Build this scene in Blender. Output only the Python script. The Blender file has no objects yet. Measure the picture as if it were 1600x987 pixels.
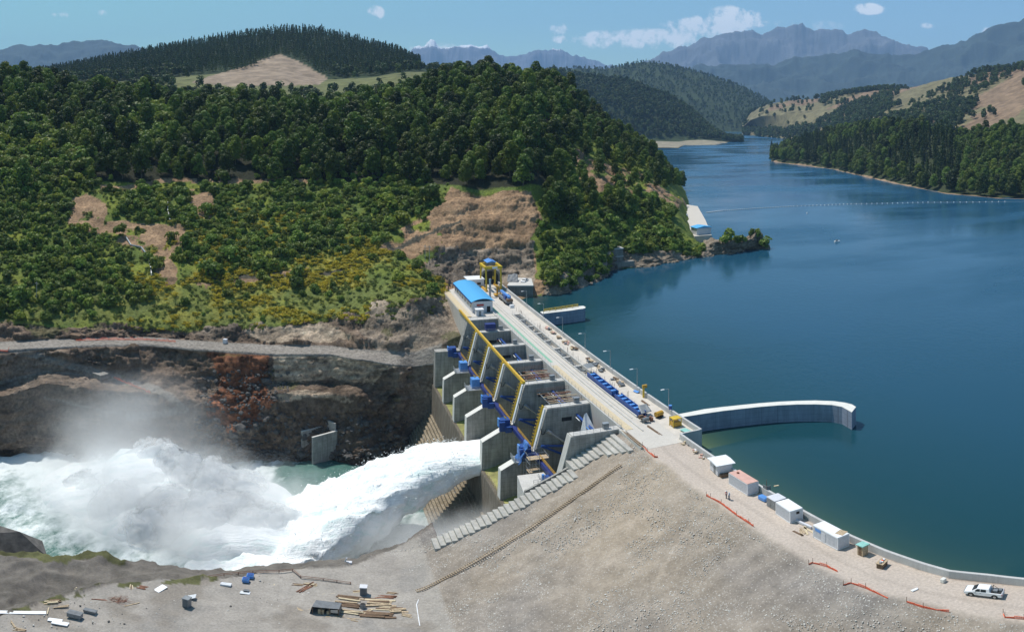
import bpy, math, random
import numpy as np
random.seed(7); RNG=np.random.default_rng(7)
sc=bpy.context.scene; COL=sc.collection
F=1180.0; VH=175.0; H=75.0            # picture scale (px per radian), horizon row, camera height over the crest
TX,TY=-.276,.961; NX,NY=.961,.276     # dam axis (s) and upstream direction (w)
ROT=math.atan2(.276,.961); LAKE=-4.3; RIV=-50.0
tan=math.tan
def srgb(r,g,b):
    return tuple((c/255/12.92 if c/255<=.04045 else ((c/255+.055)/1.055)**2.4) for c in (r,g,b))
def D(s,w,z=0.0): return (s*TX+w*NX, s*TY+w*NY, z)
def Pz(u,v,z=0.0):                    # a point of the place at height z seen at u,v in the photo
    a=(u-800)/F; d=(H-z)/tan((v-VH)/F); return (d*math.sin(a), d*math.cos(a), z)
def Ps(u,v,s):
    a=(u-800)/F; d=s/(math.sin(a)*TX+math.cos(a)*TY); return (d*math.sin(a), d*math.cos(a), H-d*tan((v-VH)/F))
def sw(p): return (p[0]*TX+p[1]*TY, p[0]*NX+p[1]*NY)
def dz(z,v): return (H-z)/tan((v-VH)/F)
# ---------------------------------------------------------------- noise
def _h(i,j,k,seed):
    n=(i*374761393+j*668265263+k*2147483647+seed*144665)&0xffffffff
    n=((n^(n>>13))*1274126177)&0xffffffff
    return ((n^(n>>16))&0xffff)/65535.0
def vnoise(p,seed=0):
    p=np.asarray(p,dtype=np.float64); i=np.floor(p).astype(np.int64); f=p-i; f=f*f*f*(f*(f*6-15)+10)
    r=0
    for a in (0,1):
        for b in (0,1):
            for c in (0,1):
                wgt=(f[...,0] if a else 1-f[...,0])*(f[...,1] if b else 1-f[...,1])*(f[...,2] if c else 1-f[...,2])
                r=r+wgt*_h(i[...,0]+a,i[...,1]+b,i[...,2]+c,seed)
    return r*2-1
def fbm(p,octv=5,seed=0,ridge=False,gain=.5):
    r=0;a=1;t=0
    for o in range(octv):
        n=vnoise(p*(2.03**o)+o*17.3,seed+o)
        if ridge: n=1-2*np.abs(n)
        r=r+a*n;t+=a;a*=gain
    return r/t
# ---------------------------------------------------------------- materials
def nt(name):
    m=bpy.data.materials.new(name); m.use_nodes=True; n=m.node_tree.nodes; l=m.node_tree.links
    return m,n,l,n['Principled BSDF']
def node(n,t,**k):
    x=n.new(t)
    for a,b in k.items(): setattr(x,a,b)
    return x
def math_(n,l,op,a,b=None,c=None,clamp=False):
    x=n.new('ShaderNodeMath'); x.operation=op; x.use_clamp=clamp
    for i,v in enumerate((a,b,c)):
        if v is None: continue
        if isinstance(v,(int,float)): x.inputs[i].default_value=v
        else: l.new(v,x.inputs[i])
    return x.outputs[0]
def mixc(n,l,fac,a,b,bt='MIX'):
    x=n.new('ShaderNodeMix'); x.data_type='RGBA'; x.blend_type=bt
    if isinstance(fac,(int,float)): x.inputs[0].default_value=fac
    else: l.new(fac,x.inputs[0])
    for i,v in ((6,a),(7,b)):
        if isinstance(v,tuple): x.inputs[i].default_value=(*v[:3],1)
        else: l.new(v,x.inputs[i])
    return x.outputs[2]
def noise_(n,l,vec,scale,detail=4,rough=.55,out=0):
    x=n.new('ShaderNodeTexNoise'); x.inputs['Scale'].default_value=scale; x.inputs['Detail'].default_value=detail; x.inputs['Roughness'].default_value=rough
    if vec is not None: l.new(vec,x.inputs['Vector'])
    return x.outputs[out]
def maprange(n,l,v,a,b,c,d):
    x=n.new('ShaderNodeMapRange'); l.new(v,x.inputs[0])
    for i,q in enumerate((a,b,c,d)): x.inputs[i+1].default_value=q
    return x.outputs[0]
def pos(n): return n.new('ShaderNodeNewGeometry').outputs['Position']
def scaled(n,l,vec,s):
    x=n.new('ShaderNodeMapping'); x.inputs['Scale'].default_value=s; l.new(vec,x.inputs[0]); return x.outputs[0]
def bump(n,l,bsdf,h,strength,dist):
    b=n.new('ShaderNodeBump'); b.inputs['Strength'].default_value=strength; b.inputs['Distance'].default_value=dist
    l.new(h,b.inputs['Height']); l.new(b.outputs[0],bsdf.inputs['Normal'])
def plain(name,col,rough=.6,metal=0,var=.18,scale=1.5,bmp=.0):
    m,n,l,b=nt(name); P=pos(n)
    f=noise_(n,l,P,scale,5,.6); v=maprange(n,l,f,.3,.7,1-var,1+var)
    g=n.new('ShaderNodeVectorMath'); g.operation='SCALE'; g.inputs[0].default_value=col; l.new(v,g.inputs['Scale'])
    l.new(g.outputs[0],b.inputs['Base Color']); b.inputs['Roughness'].default_value=rough; b.inputs['Metallic'].default_value=metal
    if bmp: bump(n,l,b,f,bmp,.1)
    return m
def concrete(name,col,stain=.35,lines=True,wet=None):
    m,n,l,b=nt(name); P=pos(n)
    big=noise_(n,l,P,.25,5,.6); st=noise_(n,l,scaled(n,l,P,(1.3,1.3,.12)),1.1,5,.65); fine=noise_(n,l,P,6,4,.6)
    v=maprange(n,l,big,.3,.7,1-stain*.6,1+stain*.35)
    v=math_(n,l,'MULTIPLY',v,maprange(n,l,st,.35,.75,1+stain*.2,1-stain*.8))
    v=math_(n,l,'MULTIPLY',v,maprange(n,l,fine,.3,.7,.93,1.07))
    if lines:
        s=n.new('ShaderNodeSeparateXYZ'); l.new(P,s.inputs[0])
        z=math_(n,l,'FRACT',math_(n,l,'MULTIPLY',math_(n,l,'ADD',s.outputs[2],60.3),1/1.35))
        ln=math_(n,l,'LESS_THAN',z,.06)
        ax=math_(n,l,'ADD',math_(n,l,'MULTIPLY',s.outputs[0],NX),math_(n,l,'MULTIPLY',s.outputs[1],NY))
        l2=math_(n,l,'LESS_THAN',math_(n,l,'FRACT',math_(n,l,'MULTIPLY',ax,1/3.7)),.025)
        v=math_(n,l,'MULTIPLY',v,math_(n,l,'SUBTRACT',1,math_(n,l,'MULTIPLY',math_(n,l,'MAXIMUM',ln,l2),.32)))
    c=n.new('ShaderNodeVectorMath'); c.operation='SCALE'; c.inputs[0].default_value=col; l.new(v,c.inputs['Scale']); out=c.outputs[0]
    if wet: out=mixc(n,l,maprange(n,l,st,.45,.6,0,.8),out,wet)
    l.new(out,b.inputs['Base Color']); b.inputs['Roughness'].default_value=.85
    bump(n,l,b,fine,.25,.05)
    return m
def ground_mat(name,fine=1.2,amt=.3,bmp=.6,dist=.4,rough=.95,speck=None):
    m,n,l,b=nt(name); P=pos(n); a=n.new('ShaderNodeAttribute'); a.attribute_name='Col'
    f=noise_(n,l,P,fine,8,.68); v=maprange(n,l,f,.32,.68,1-amt,1+amt)
    g=n.new('ShaderNodeVectorMath'); g.operation='SCALE'; l.new(a.outputs['Color'],g.inputs[0]); l.new(v,g.inputs['Scale']); out=g.outputs[0]
    if speck:
        w=n.new('ShaderNodeTexVoronoi'); w.inputs['Scale'].default_value=speck[0]; l.new(P,w.inputs['Vector'])
        r=n.new('ShaderNodeSeparateXYZ'); l.new(w.outputs['Color'],r.inputs[0])
        k=math_(n,l,'MULTIPLY',math_(n,l,'GREATER_THAN',r.outputs[0],.72),math_(n,l,'LESS_THAN',w.outputs['Distance'],.36))
        k=math_(n,l,'MULTIPLY',k,a.outputs['Alpha']); out=mixc(n,l,math_(n,l,'MULTIPLY',k,speck[2]),out,speck[1])
    l.new(out,b.inputs['Base Color']); b.inputs['Roughness'].default_value=rough
    b.inputs['Specular IOR Level'].default_value=.2
    bump(n,l,b,f,bmp,dist)
    return m
def leaf_mat(name,c1,c2,hv=.25):
    m,n,l,b=nt(name); P=pos(n); oi=n.new('ShaderNodeObjectInfo')
    f=noise_(n,l,P,.7,3,.6)
    c=mixc(n,l,maprange(n,l,f,.3,.7,0,1),c1,c2)
    hr=math_(n,l,'FRACT',math_(n,l,'MULTIPLY',oi.outputs['Random'],7.31)); c=mixc(n,l,maprange(n,l,hr,.55,1,0,.6),c,tuple(q*k_ for q,k_ in zip(c2,(1.35,1.05,.8))))
    v=maprange(n,l,oi.outputs['Random'],0,1,1-hv,1+hv)
    g=n.new('ShaderNodeVectorMath'); g.operation='SCALE'; l.new(c,g.inputs[0]); l.new(v,g.inputs['Scale'])
    l.new(g.outputs[0],b.inputs['Base Color']); b.inputs['Roughness'].default_value=.55; b.inputs['Specular IOR Level'].default_value=.35
    t=n.new('ShaderNodeBsdfTranslucent'); l.new(g.outputs[0],t.inputs[0]); mx=n.new('ShaderNodeMixShader'); mx.inputs[0].default_value=.38
    l.new(b.outputs[0],mx.inputs[1]); l.new(t.outputs[0],mx.inputs[2]); l.new(mx.outputs[0],n['Material Output'].inputs[0])
    return m
M={}
M['conc']=concrete('concrete',(.37,.355,.33),.5); M['conc_light']=concrete('pale_concrete',(.56,.54,.51),.2,False)
M['conc_dark']=concrete('weathered_concrete',(.27,.255,.23),.45); M['conc_stain']=concrete('stained_concrete',(.20,.17,.135),.5,True,(.12,.095,.06))
M['step']=concrete('stepped_concrete',(.30,.25,.18),.5,False,(.15,.11,.06)); M['moss']=plain('mossy_concrete',(.23,.22,.06),.6,0,.45,.35)
M['deck']=concrete('deck_concrete',(.55,.51,.46),.12,False)
M['parapet']=concrete('parapet_concrete',(.50,.49,.48),.18,False)
M['blue']=plain('blue_paint',(.018,.068,.27),.45); M['blue_l']=plain('light_blue_paint',(.10,.28,.66),.4); M['blue_d']=plain('dark_blue_paint',(.015,.03,.16),.5)
M['roof_blue']=plain('blue_roof_sheet',(.09,.40,.74),.4,0,.05); M['yellow']=plain('yellow_paint',(.62,.42,.03),.5); M['yellow_d']=plain('ochre_paint',(.50,.28,.03),.5)
M['white']=plain('white_paint',(.78,.78,.80),.45,0,.06); M['wall_white']=plain('white_panel',(.62,.62,.66),.5,0,.1,2.5); M['steel']=plain('galvanised_steel',(.42,.43,.44),.4,.6)
M['grey']=plain('grey_metal',(.20,.215,.23),.5,.2); M['dark']=plain('dark_void',(.015,.015,.017),.8); M['glass']=plain('dark_glass',(.02,.025,.03),.08,0,.05)
M['wood']=plain('weathered_timber',(.42,.32,.21),.8,0,.35,3); M['wood_l']=plain('pale_plywood',(.56,.46,.31),.8,0,.2,3); M['wood_d']=plain('dark_timber',(.16,.10,.06),.85,0,.35,3)
M['orange']=plain('orange_mesh',(.75,.14,.06),.7); M['red']=plain('red_paint',(.45,.04,.03),.5); M['pink']=plain('faded_red_roof',(.60,.36,.30),.7,0,.12,.8)
M['rubber']=plain('black_rubber',(.02,.02,.02),.8); M['tarp']=plain('grey_tarpaulin',(.13,.14,.155),.6,0,.3,1.2,.3); M['tarp_l']=plain('pale_tarpaulin',(.6,.62,.65),.6,0,.2,1.2,.3)
M['tarp_b']=plain('blue_tarpaulin',(.06,.16,.42),.55,0,.35,1.2,.3); M['green']=plain('green_paint',(.22,.42,.30),.6); M['mint']=plain('mint_roof',(.25,.5,.45),.6)
M['trunk']=plain('bark',(.11,.085,.06),.9); M['rust']=plain('rusty_steel',(.22,.10,.06),.8,.1,.4,2); M['skin']=plain('skin',(.45,.27,.19),.5)
M['denim']=plain('dark_trousers',(.03,.04,.07),.8); M['vest']=plain('red_vest',(.5,.09,.05),.7); M['shirt']=plain('pale_shirt',(.5,.5,.55),.7)
M['ground']=ground_mat('rock_and_soil',.9,.42,.9,.8); M['far_ground']=ground_mat('far_soil',.05,.35,.4,3); M['fill']=ground_mat('rockfill',2.2,.2,.4,.12,.95,(2.8,(.48,.45,.42),.45))
M['leafA']=leaf_mat('forest_leaves',(.052,.095,.014),(.122,.178,.024),.62); M['leafB']=leaf_mat('shrub_leaves',(.090,.165,.022),(.20,.265,.042),.4)
M['leafC']=leaf_mat('conifer_needles',(.030,.056,.014),(.060,.094,.022),.35); M['leafD']=leaf_mat('far_leaves',(.036,.066,.018),(.075,.115,.028),.45)
M['broom']=leaf_mat('yellow_broom',(.62,.47,.03),(.30,.30,.03),.2); M['weed']=leaf_mat('weeds',(.09,.14,.025),(.20,.24,.05),.3)
M['stone']=plain('pale_stone',(.56,.53,.49),.9,0,.3,.9); M['rock']=plain('dark_rock',(.10,.092,.085),.9,0,.5,.5,.5)
# ---------------------------------------------------------------- mesh building
class MB:
    def __init__(s): s.v=[]; s.f=[]
    def add(s,v,f):
        o=len(s.v); s.v+=list(v); s.f+=[tuple(i+o for i in q) for q in f]; return s
    def box(s,x0,x1,y0,y1,z0,z1):
        return s.add([(x0,y0,z0),(x1,y0,z0),(x1,y1,z0),(x0,y1,z0),(x0,y0,z1),(x1,y0,z1),(x1,y1,z1),(x0,y1,z1)],
            [(3,2,1,0),(4,5,6,7),(0,1,5,4),(1,2,6,5),(2,3,7,6),(3,0,4,7)])
    def cbox(s,c,size,rot=0,tilt=0):
        dx,dy,dzz=[q/2 for q in size]; vs=[]
        for x,y,z in ((-dx,-dy,-dzz),(dx,-dy,-dzz),(dx,dy,-dzz),(-dx,dy,-dzz),(-dx,-dy,dzz),(dx,-dy,dzz),(dx,dy,dzz),(-dx,dy,dzz)):
            x,z=x*math.cos(tilt)-z*math.sin(tilt),x*math.sin(tilt)+z*math.cos(tilt)
            x,y=x*math.cos(rot)-y*math.sin(rot),x*math.sin(rot)+y*math.cos(rot); vs.append((c[0]+x,c[1]+y,c[2]+z))
        return s.add(vs,[(3,2,1,0),(4,5,6,7),(0,1,5,4),(1,2,6,5),(2,3,7,6),(3,0,4,7)])
    def prismY(s,poly,y0,y1):          # polygon in x,z, counter-clockwise seen from -y
        n=len(poly); v=[(x,y0,z) for x,z in poly]+[(x,y1,z) for x,z in poly]
        return s.add(v,[tuple(range(n)),tuple(range(2*n-1,n-1,-1))]+[((i+1)%n,i,i+n,(i+1)%n+n) for i in range(n)])
    def prismX(s,poly,x0,x1):          # polygon in y,z
        n=len(poly); v=[(x0,y,z) for y,z in poly]+[(x1,y,z) for y,z in poly]
        return s.add(v,[tuple(range(n-1,-1,-1)),tuple(range(n,2*n))]+[(i,(i+1)%n,(i+1)%n+n,i+n) for i in range(n)])
    def prismZ(s,poly,z0,z1):
        n=len(poly); v=[(x,y,z0) for x,y in poly]+[(x,y,z1) for x,y in poly]
        return s.add(v,[tuple(range(n-1,-1,-1)),tuple(range(n,2*n))]+[(i,(i+1)%n,(i+1)%n+n,i+n) for i in range(n)])
    def tube(s,p,q,r,k=6,r2=None,caps=True):
        p=np.array(p,float);q=np.array(q,float);a=q-p;a/=np.linalg.norm(a)+1e-9
        h=np.array((0,0,1.)) if abs(a[2])<.9 else np.array((1.,0,0)); e=np.cross(a,h);e/=np.linalg.norm(e);g=np.cross(a,e)
        r2=r if r2 is None else r2
        v=[tuple(c+rr*(math.cos(t)*e+math.sin(t)*g)) for c,rr in ((p,r),(q,r2)) for t in [2*math.pi*i/k for i in range(k)]]
        f=[((i+1)%k,i,i+k,(i+1)%k+k) for i in range(k)]
        if caps: f+=[tuple(range(k)),tuple(range(2*k-1,k-1,-1))]
        return s.add(v,f)
    def path(s,pts,r,k=6):
        for a,b in zip(pts[:-1],pts[1:]): s.tube(a,b,r,k)
        return s
    def rail(s,pts,h=1.0,post=2.5,r=.04,bars=2):       # guard rail along pts
        for a,b in zip(pts[:-1],pts[1:]):
            a=np.array(a,float);b=np.array(b,float);L=np.linalg.norm(b-a);n=max(1,int(L/post))
            for i in range(n+1):
                p=a+(b-a)*i/n; s.tube(p,p+np.array((0,0,h)),r,4)
            for j in range(1,bars+1):
                o=np.array((0,0,h*j/bars)); s.tube(a+o,b+o,r,4)
        return s
    def build(s,name,mat,parent=None,smooth=False,bevel=0):
        me=bpy.data.meshes.new(name); me.from_pydata([tuple(map(float,q)) for q in s.v],[],s.f); me.update()
        me.materials.append(mat if not isinstance(mat,str) else M[mat])
        if smooth: me.polygons.foreach_set('use_smooth',[True]*len(me.polygons))
        o=bpy.data.objects.new(name,me); COL.objects.link(o)
        if parent is not None: o.parent=parent
        if bevel:
            b=o.modifiers.new('b','BEVEL'); b.width=bevel; b.segments=1; b.limit_method='ANGLE'
        return o
def tag(o,label=None,cat=None,group=None,kind=None):
    if label: o['label']=label
    if cat: o['category']=cat
    if group: o['group']=group
    if kind: o['kind']=kind
    return o
def thing(name,label,cat,loc=(0,0,0),rz=0.0,group=None):
    o=bpy.data.objects.new(name,None); COL.objects.link(o); o.location=loc; o.rotation_euler=(0,0,rz); o.empty_display_size=.5
    return tag(o,label,cat,group)
def one(name,mb,mat,label,cat,loc=(0,0,0),rz=0.0,group=None,**k):
    o=mb.build(name,mat,**k); o.location=loc; o.rotation_euler=(0,0,rz); return tag(o,label,cat,group)
def dup(o,loc,rz=None,label=None,group=None,scale=None,par=None):
    c=o.copy(); COL.objects.link(c)
    if par is None:
        c.location=loc
        if rz is not None: c.rotation_euler=(0,0,rz)
        if label: c['label']=label
        if group: c['group']=group
        if scale: c.scale=scale if isinstance(scale,tuple) else (scale,)*3
    else: c.parent=par
    for ch in list(o.children): dup(ch,None,par=c)
    return c
def npmesh(name,V,Fq,mat,col=None,smooth=True,parent=None,kind=None):
    me=bpy.data.meshes.new(name); V=np.asarray(V,np.float32); Fq=np.asarray(Fq,np.int32); k=Fq.shape[1]
    me.vertices.add(len(V)); me.vertices.foreach_set('co',V.ravel()); me.loops.add(Fq.size); me.loops.foreach_set('vertex_index',Fq.ravel())
    me.polygons.add(len(Fq)); me.polygons.foreach_set('loop_start',np.arange(0,Fq.size,k,dtype=np.int32)); me.polygons.foreach_set('loop_total',np.full(len(Fq),k,np.int32))
    me.polygons.foreach_set('use_smooth',np.full(len(Fq),smooth)); me.update(calc_edges=True); me.validate()
    if col is not None:
        a=me.attributes.new('Col','FLOAT_COLOR','POINT'); c=np.ones((len(V),4),np.float32); c[:,:np.shape(col)[1]]=col; a.data.foreach_set('color',c.ravel())
    me.materials.append(M[mat] if isinstance(mat,str) else mat)
    o=bpy.data.objects.new(name,me); COL.objects.link(o)
    if parent is not None: o.parent=parent
    if kind: o['kind']=kind
    return o
def gridfaces(nr,nc):
    i=np.arange(nr-1)[:,None]*nc+np.arange(nc-1)[None,:]; i=i.ravel()
    return np.stack([i,i+1,i+1+nc,i+nc],1)
def inpoly(u,v,poly):
    r=np.zeros(u.shape,bool); n=len(poly)
    for k in range(n):
        x1,y1=poly[k];x2,y2=poly[(k+1)%n]
        c=((y1>v)!=(y2>v))&(u<(x2-x1)*(v-y1)/((y2-y1) if y2!=y1 else 1e-9)+x1); r^=c
    return r
def ss(a,b,x):
    t=np.clip((x-a)/(b-a),0,1); return t*t*(3-2*t)
def lerpc(c,m,col): return c*(1-m[...,None])+np.array(col)*m[...,None]
def L(*rgb): return np.array(rgb)
# ---------------------------------------------------------------- lofted terrain
class Loft:
    """rows of (v,d) control values per column u -> ground surface; keeps u,v,row per vertex for zoning"""
    def __init__(s,us,rows,nu,nr_per):
        us=np.array(us,float); R=np.array(rows,float)      # [col][row][2] = v,d
        U=np.linspace(us[0],us[-1],nu); nrow=R.shape[1]
        t=np.linspace(0,nrow-1,(nrow-1)*nr_per+1); k=np.minimum(t.astype(int),nrow-2); f=t-k
        def sm(x,xp,fp):
            i=np.clip(np.searchsorted(xp,x)-1,0,len(xp)-2); q=(x-xp[i])/(xp[i+1]-xp[i]); q=q*.5+.5*q*q*(3-2*q)
            return fp[i]*(1-q)+fp[i+1]*q
        Vc=np.stack([sm(U,us,R[:,r,0]) for r in range(nrow)],0); Dc=np.stack([sm(U,us,R[:,r,1]) for r in range(nrow)],0)
        Zc=H-Dc*np.tan((Vc-VH)/F)
        Z=Zc[k]*(1-f[:,None])+Zc[k+1]*f[:,None]; Dd=Dc[k]*(1-f[:,None])+Dc[k+1]*f[:,None]
        a=(U-800)/F; s.u=np.broadcast_to(U,Z.shape).copy(); s.r=np.broadcast_to(t[:,None],Z.shape).copy()
        s.P=np.stack([Dd*np.sin(a),Dd*np.cos(a),Z],-1); s.v=VH+F*np.arctan((H-Z)/Dd); s.shape=Z.shape
    def normals(s):
        du=np.gradient(s.P,axis=1);dr=np.gradient(s.P,axis=0);n=np.cross(du,dr);n/=np.linalg.norm(n,axis=-1,keepdims=True)+1e-9
        n[n[...,2]<0]*=-1; return n
    def displace(s,amp,scale,octv=6,seed=0,ridge=False,gain=.5,along=None):
        n=s.normals() if along is None else np.array(along)
        s.P=s.P+n*(amp*fbm(s.P/scale,octv,seed,ridge,gain))[...,None]
    def mesh(s,name,mat,col,kind='structure'):
        return npmesh(name,s.P.reshape(-1,3),gridfaces(*s.shape),mat,col.reshape(-1,3),True,None,kind)
    def sample(s,n,mask,rng=RNG):
        P=s.P; A=np.abs(np.cross(P[1:,:-1]-P[:-1,:-1],P[:-1,1:]-P[:-1,:-1])[...,2]); A=A*mask[:-1,:-1]
        p=A.ravel()/A.sum(); i=rng.choice(len(p),n,p=p); r,c=np.unravel_index(i,A.shape); a,b=rng.random((2,n,1))
        Q=P[r,c]*(1-a)*(1-b)+P[r+1,c]*a*(1-b)+P[r,c+1]*(1-a)*b+P[r+1,c+1]*a*b
        return Q,s.u[r,c],s.v[r,c],s.r[r,c]
def dart(P,dist):                       # thin points to a minimum distance (dist per point)
    keep=[];cell=float(np.max(dist)); grid={}
    for i,p in enumerate(P):
        k=(int(p[0]//cell),int(p[1]//cell)); ok=True
        for a in (-1,0,1):
            for b in (-1,0,1):
                for j in grid.get((k[0]+a,k[1]+b),()):
                    if (P[j][0]-p[0])**2+(P[j][1]-p[1])**2<(dist[i])**2: ok=False;break
                if not ok: break
            if not ok: break
        if ok: keep.append(i); grid.setdefault(k,[]).append(i)
    return np.array(keep,int)
# ---- far bank of the river, forest hill and lake shore
def e(v,d): return (v,d)
def z(zz,d): return (VH+F*math.atan((H-zz)/d),d)
def wl(v): return (v,dz(RIV,v))
def sh(v): return (v,dz(LAKE,v))
def low(v): return [z(-60,dz(RIV,v)-6),wl(v)]
cols={}
def lc(u,wv,k2,k3,k4,k5,k6,k7,k8,k9=(400,338),k10=(340,372),k11=(288,406),k12=(230,450),k13=(190,510),k14=(160,580),k15=None):
    cols[u]=low(wv)+[k2,k3,k4,k5,k6,k7,k8,k9,k10,k11,k12,k13,k14,k15 or z(H+30-(k14[0]-VH)/F*k14[1]*0-20,700)]
rd=lambda v,zz=-13: (v,dz(zz,v))
lc(-160,720,(692,253),(622,257),(606,266),rd(556),rd(545),(500,292),(450,312),k14=(137,580))
lc(0,712,(690,254),(620,258),(605,267),rd(547),rd(536),(500,292),(450,312),k14=(137,580))
lc(75,706,(682,257),(598,261.5),(583,270),rd(543),rd(532),(505,291),(450,312),k14=(143,580))
lc(150,715,(690,253),(608,258),(593,269),rd(539),rd(528),(510,290),(450,312),k14=(165,580))
lc(230,728,(692,250),(616,256),(600,267),rd(537),rd(527),(512,290),(452,312),k14=(164,580))
lc(320,722,(696,250),(626,255),(606,264),rd(545),rd(534),(512,290),(455,312),k14=(184,580))
lc(370,722,(696,250),(640,255),(608,262),rd(549),rd(537),(512,289),(455,312),k14=(186,580))
lc(430,718,(706,253),(614,257),(600,265),rd(553,-14),rd(541,-14),(508,288),(455,312),k14=(192,580))
lc(515,717,(704,254),(616,258),(601,266),rd(553,-14),rd(543,-14),(495,292),(455,311),k14=(193,580))
lc(560,724,(697,252),(618,256),(603,262),rd(561,-14),rd(549,-14),(492,288),(450,308),k14=(177,580))
lc(620,712,(690,257),(640,260),(600,262),(570,264),(553,270),(478,286),(444,308),k14=(164,585))
lc(645,705,(680,266),(640,267),(600,268),(572,269),(555,272),(470,286),(442,312),k14=(158,590))
cols[680]=[z(-60,266),z(-56,267),z(-48,267.5),z(-36,268),z(-26,268.5),z(-18,269),z(-13,272),(476,290),(450,312),(400,336),(340,366),(292,394),(230,450),(190,510),(140,590),z(80,700)]
cols[715]=[z(-60,269),z(-56,270),z(-48,270.5),z(-36,271),z(-26,271.5),z(-18,272),z(-9,275),z(-4,300),z(1,322),(400,342),(340,364),(292,388),(230,445),(190,510),(132,595),z(80,700)]
cols[745]=[z(-60,272),z(-56,273),z(-48,273.5),z(-36,274),z(-26,274.5),z(-18,275),z(-9,280),z(-5,305),z(-1,335),(410,349),(345,364),(300,384),(230,440),(190,510),(127,600),z(80,700)]
cols[800]=[z(-60,276),z(-56,277),z(-48,277.5),z(-36,278),z(-26,278.5),z(-18,279),z(-9,284),z(-5,305),z(-1,333),(412,345),(345,362),(296,382),(235,430),(190,505),(128,600),z(80,720)]
cols[828]=[z(-60,280),z(-50,282),z(-40,286),z(-30,290),z(-20,300),z(-10,311),z(-6,317),sh(464),z(0.,332),(405,345),(340,363),(292,384),(232,430),(188,500),(130,595),z(80,740)]
def rc(u,sv,k9,k10,k11,k12,k13,k14,k15):
    d=dz(LAKE,sv); cols[u]=[z(-60,d-60),z(-45,d-50),z(-35,d-40),z(-25,d-30),z(-16,d-20),z(-10,d-10),z(-6,d-3),sh(sv),z(-2.2,d+4),k9,k10,k11,k12,k13,k14,k15]
rc(880,459,(410,341),(350,372),(300,408),(240,460),(190,530),(145,610),z(60,900))
rc(935,441,(400,362),(335,398),(285,445),(235,510),(205,590),(182,680),z(20,900))
rc(965,419,(395,384),(335,410),(285,465),(245,530),(215,610),(205,700),z(15,900))
rc(1010,417,(385,398),(335,430),(292,478),(258,560),(240,640),(236,730),z(5,880))
rc(1050,411,(372,412),(335,445),(315,480),(300,530),(285,640),(277,780),z(-8,860))
rc(1092,404,(388,416),(380,432),z(-5,455),z(-8,480),z(-12,600),z(-14,700),z(-16,800))
rc(1125,399,z(2.5,418),z(2,428),z(-8,440),z(-12,480),z(-14,600),z(-16,700),z(-18,800))
rc(1160,394,z(1.5,424),z(1,428),z(-8,438),z(-12,480),z(-14,600),z(-16,700),z(-18,800))
rc(1185,390,z(6,434),z(5,440),z(-8,446),z(-12,480),z(-14,600),z(-16,700),z(-18,800))
rc(1203,389,z(-7,433),z(-8,440),z(-10,446),z(-12,480),z(-14,600),z(-16,700),z(-18,800))
US=sorted(cols); rows=[cols[u] for u in US]
LB=Loft(US,rows,760,26)
U_,V_,R_=LB.u,LB.v,LB.r
wob=lambda P,s,k: fbm(P/s,4,k)
nu_=U_+14*wob(LB.P,22,3); nv_=V_+11*wob(LB.P,22,5)
bare_polys=[[(300,445),(470,420),(480,426),(310,455)],[(232,395),(262,385),(275,420),(265,455),(238,430)],[(150,290),(500,277),(502,283),(280,290),(155,298)],[(106,310),(135,300),(165,325),(160,350),(215,372),(205,392),(110,352)],[(160,345),(290,352),(292,390),(262,400),(180,378)],[(292,296),(330,292),(328,342),(298,338)],
 [(590,384),(640,352),(690,322),(702,288),(760,300),(830,296),(845,340),(822,372),(836,400),(835,470),(700,470),(690,440),(650,408)],
 [(880,235),(905,228),(960,260),(1000,300),(985,310),(930,300),(900,290)],[(965,262),(985,262),(1070,318),(1056,330),(1010,300)],[(820,440),(905,440),(900,450),(830,462)]]
bare=np.zeros(U_.shape,bool)
for p in bare_polys: bare|=inpoly(nu_,nv_,p)
bare&=(fbm(LB.P/9,4,14)>-.2)|((U_>690)&(U_<835))
rockshore=((U_>850)&(R_>6.8)&(R_<8.6+.5*wob(LB.P,9,4)))|((U_>1100)&(V_>330))|inpoly(nu_,nv_,[(960,385),(1000,390),(1030,408),(1040,420),(955,425),(935,410)])
bank=(R_<7+.35*wob(LB.P,12,9))&(U_<850)
rocky=inpoly(nu_,nv_,[(590,462),(640,470),(725,455),(740,560),(600,555),(560,520),(580,490)])|inpoly(nu_,nv_,[(690,392),(830,380),(836,450),(720,452),(690,440),(660,425)])
road=(R_>4.92)&(R_<6.08)&(U_<700)
amp=np.where(road,.25,np.where(bank|rocky,3.0,np.where(bare|rockshore,np.where((U_<560)&bare,.8,2.2),1.0)))*np.where((U_>700)&(U_<835)&(R_<8.4),.05,1)*np.where(U_>1110,1.4,1)
amp=amp*np.where((U_>640)&(U_<720)&(R_<7),.35,1)*np.where((R_>10.6),1.0,1)
def terrace(mask,step,off,mixf):
    z_=LB.P[...,2]; t_=(z_+off+.35*step*fbm(LB.P/np.array((38.,38.,60.)),3,88))/step; f_=t_-np.floor(t_); z2=z_+(ss(.55,1.0,f_)-f_)*step; LB.P[...,2]=z_+(z2-z_)*mask*mixf
terrace(inpoly(nu_,nv_,[(640,300),(860,290),(850,440),(720,445),(640,420)]),7.5,1.0,.22)
palez=inpoly(nu_,nv_,[(425,545),(560,545),(640,560),(640,600),(560,640),(430,640)])|inpoly(nu_,nv_,[(345,505),(400,500),(520,510),(560,530),(420,535)]); pitz=inpoly(nu_,nv_,[(-160,555),(60,555),(300,600),(300,700),(60,720),(-160,730)])
amp=amp*np.where(palez,.5,1)*np.where(pitz,.45,1)
LB.displace(amp*1.5,np.array(15.0),8,11,False,.62)
LB.displace(amp*.9,np.array((7.,7.,2.2)),6,31,False,.66)
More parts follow.
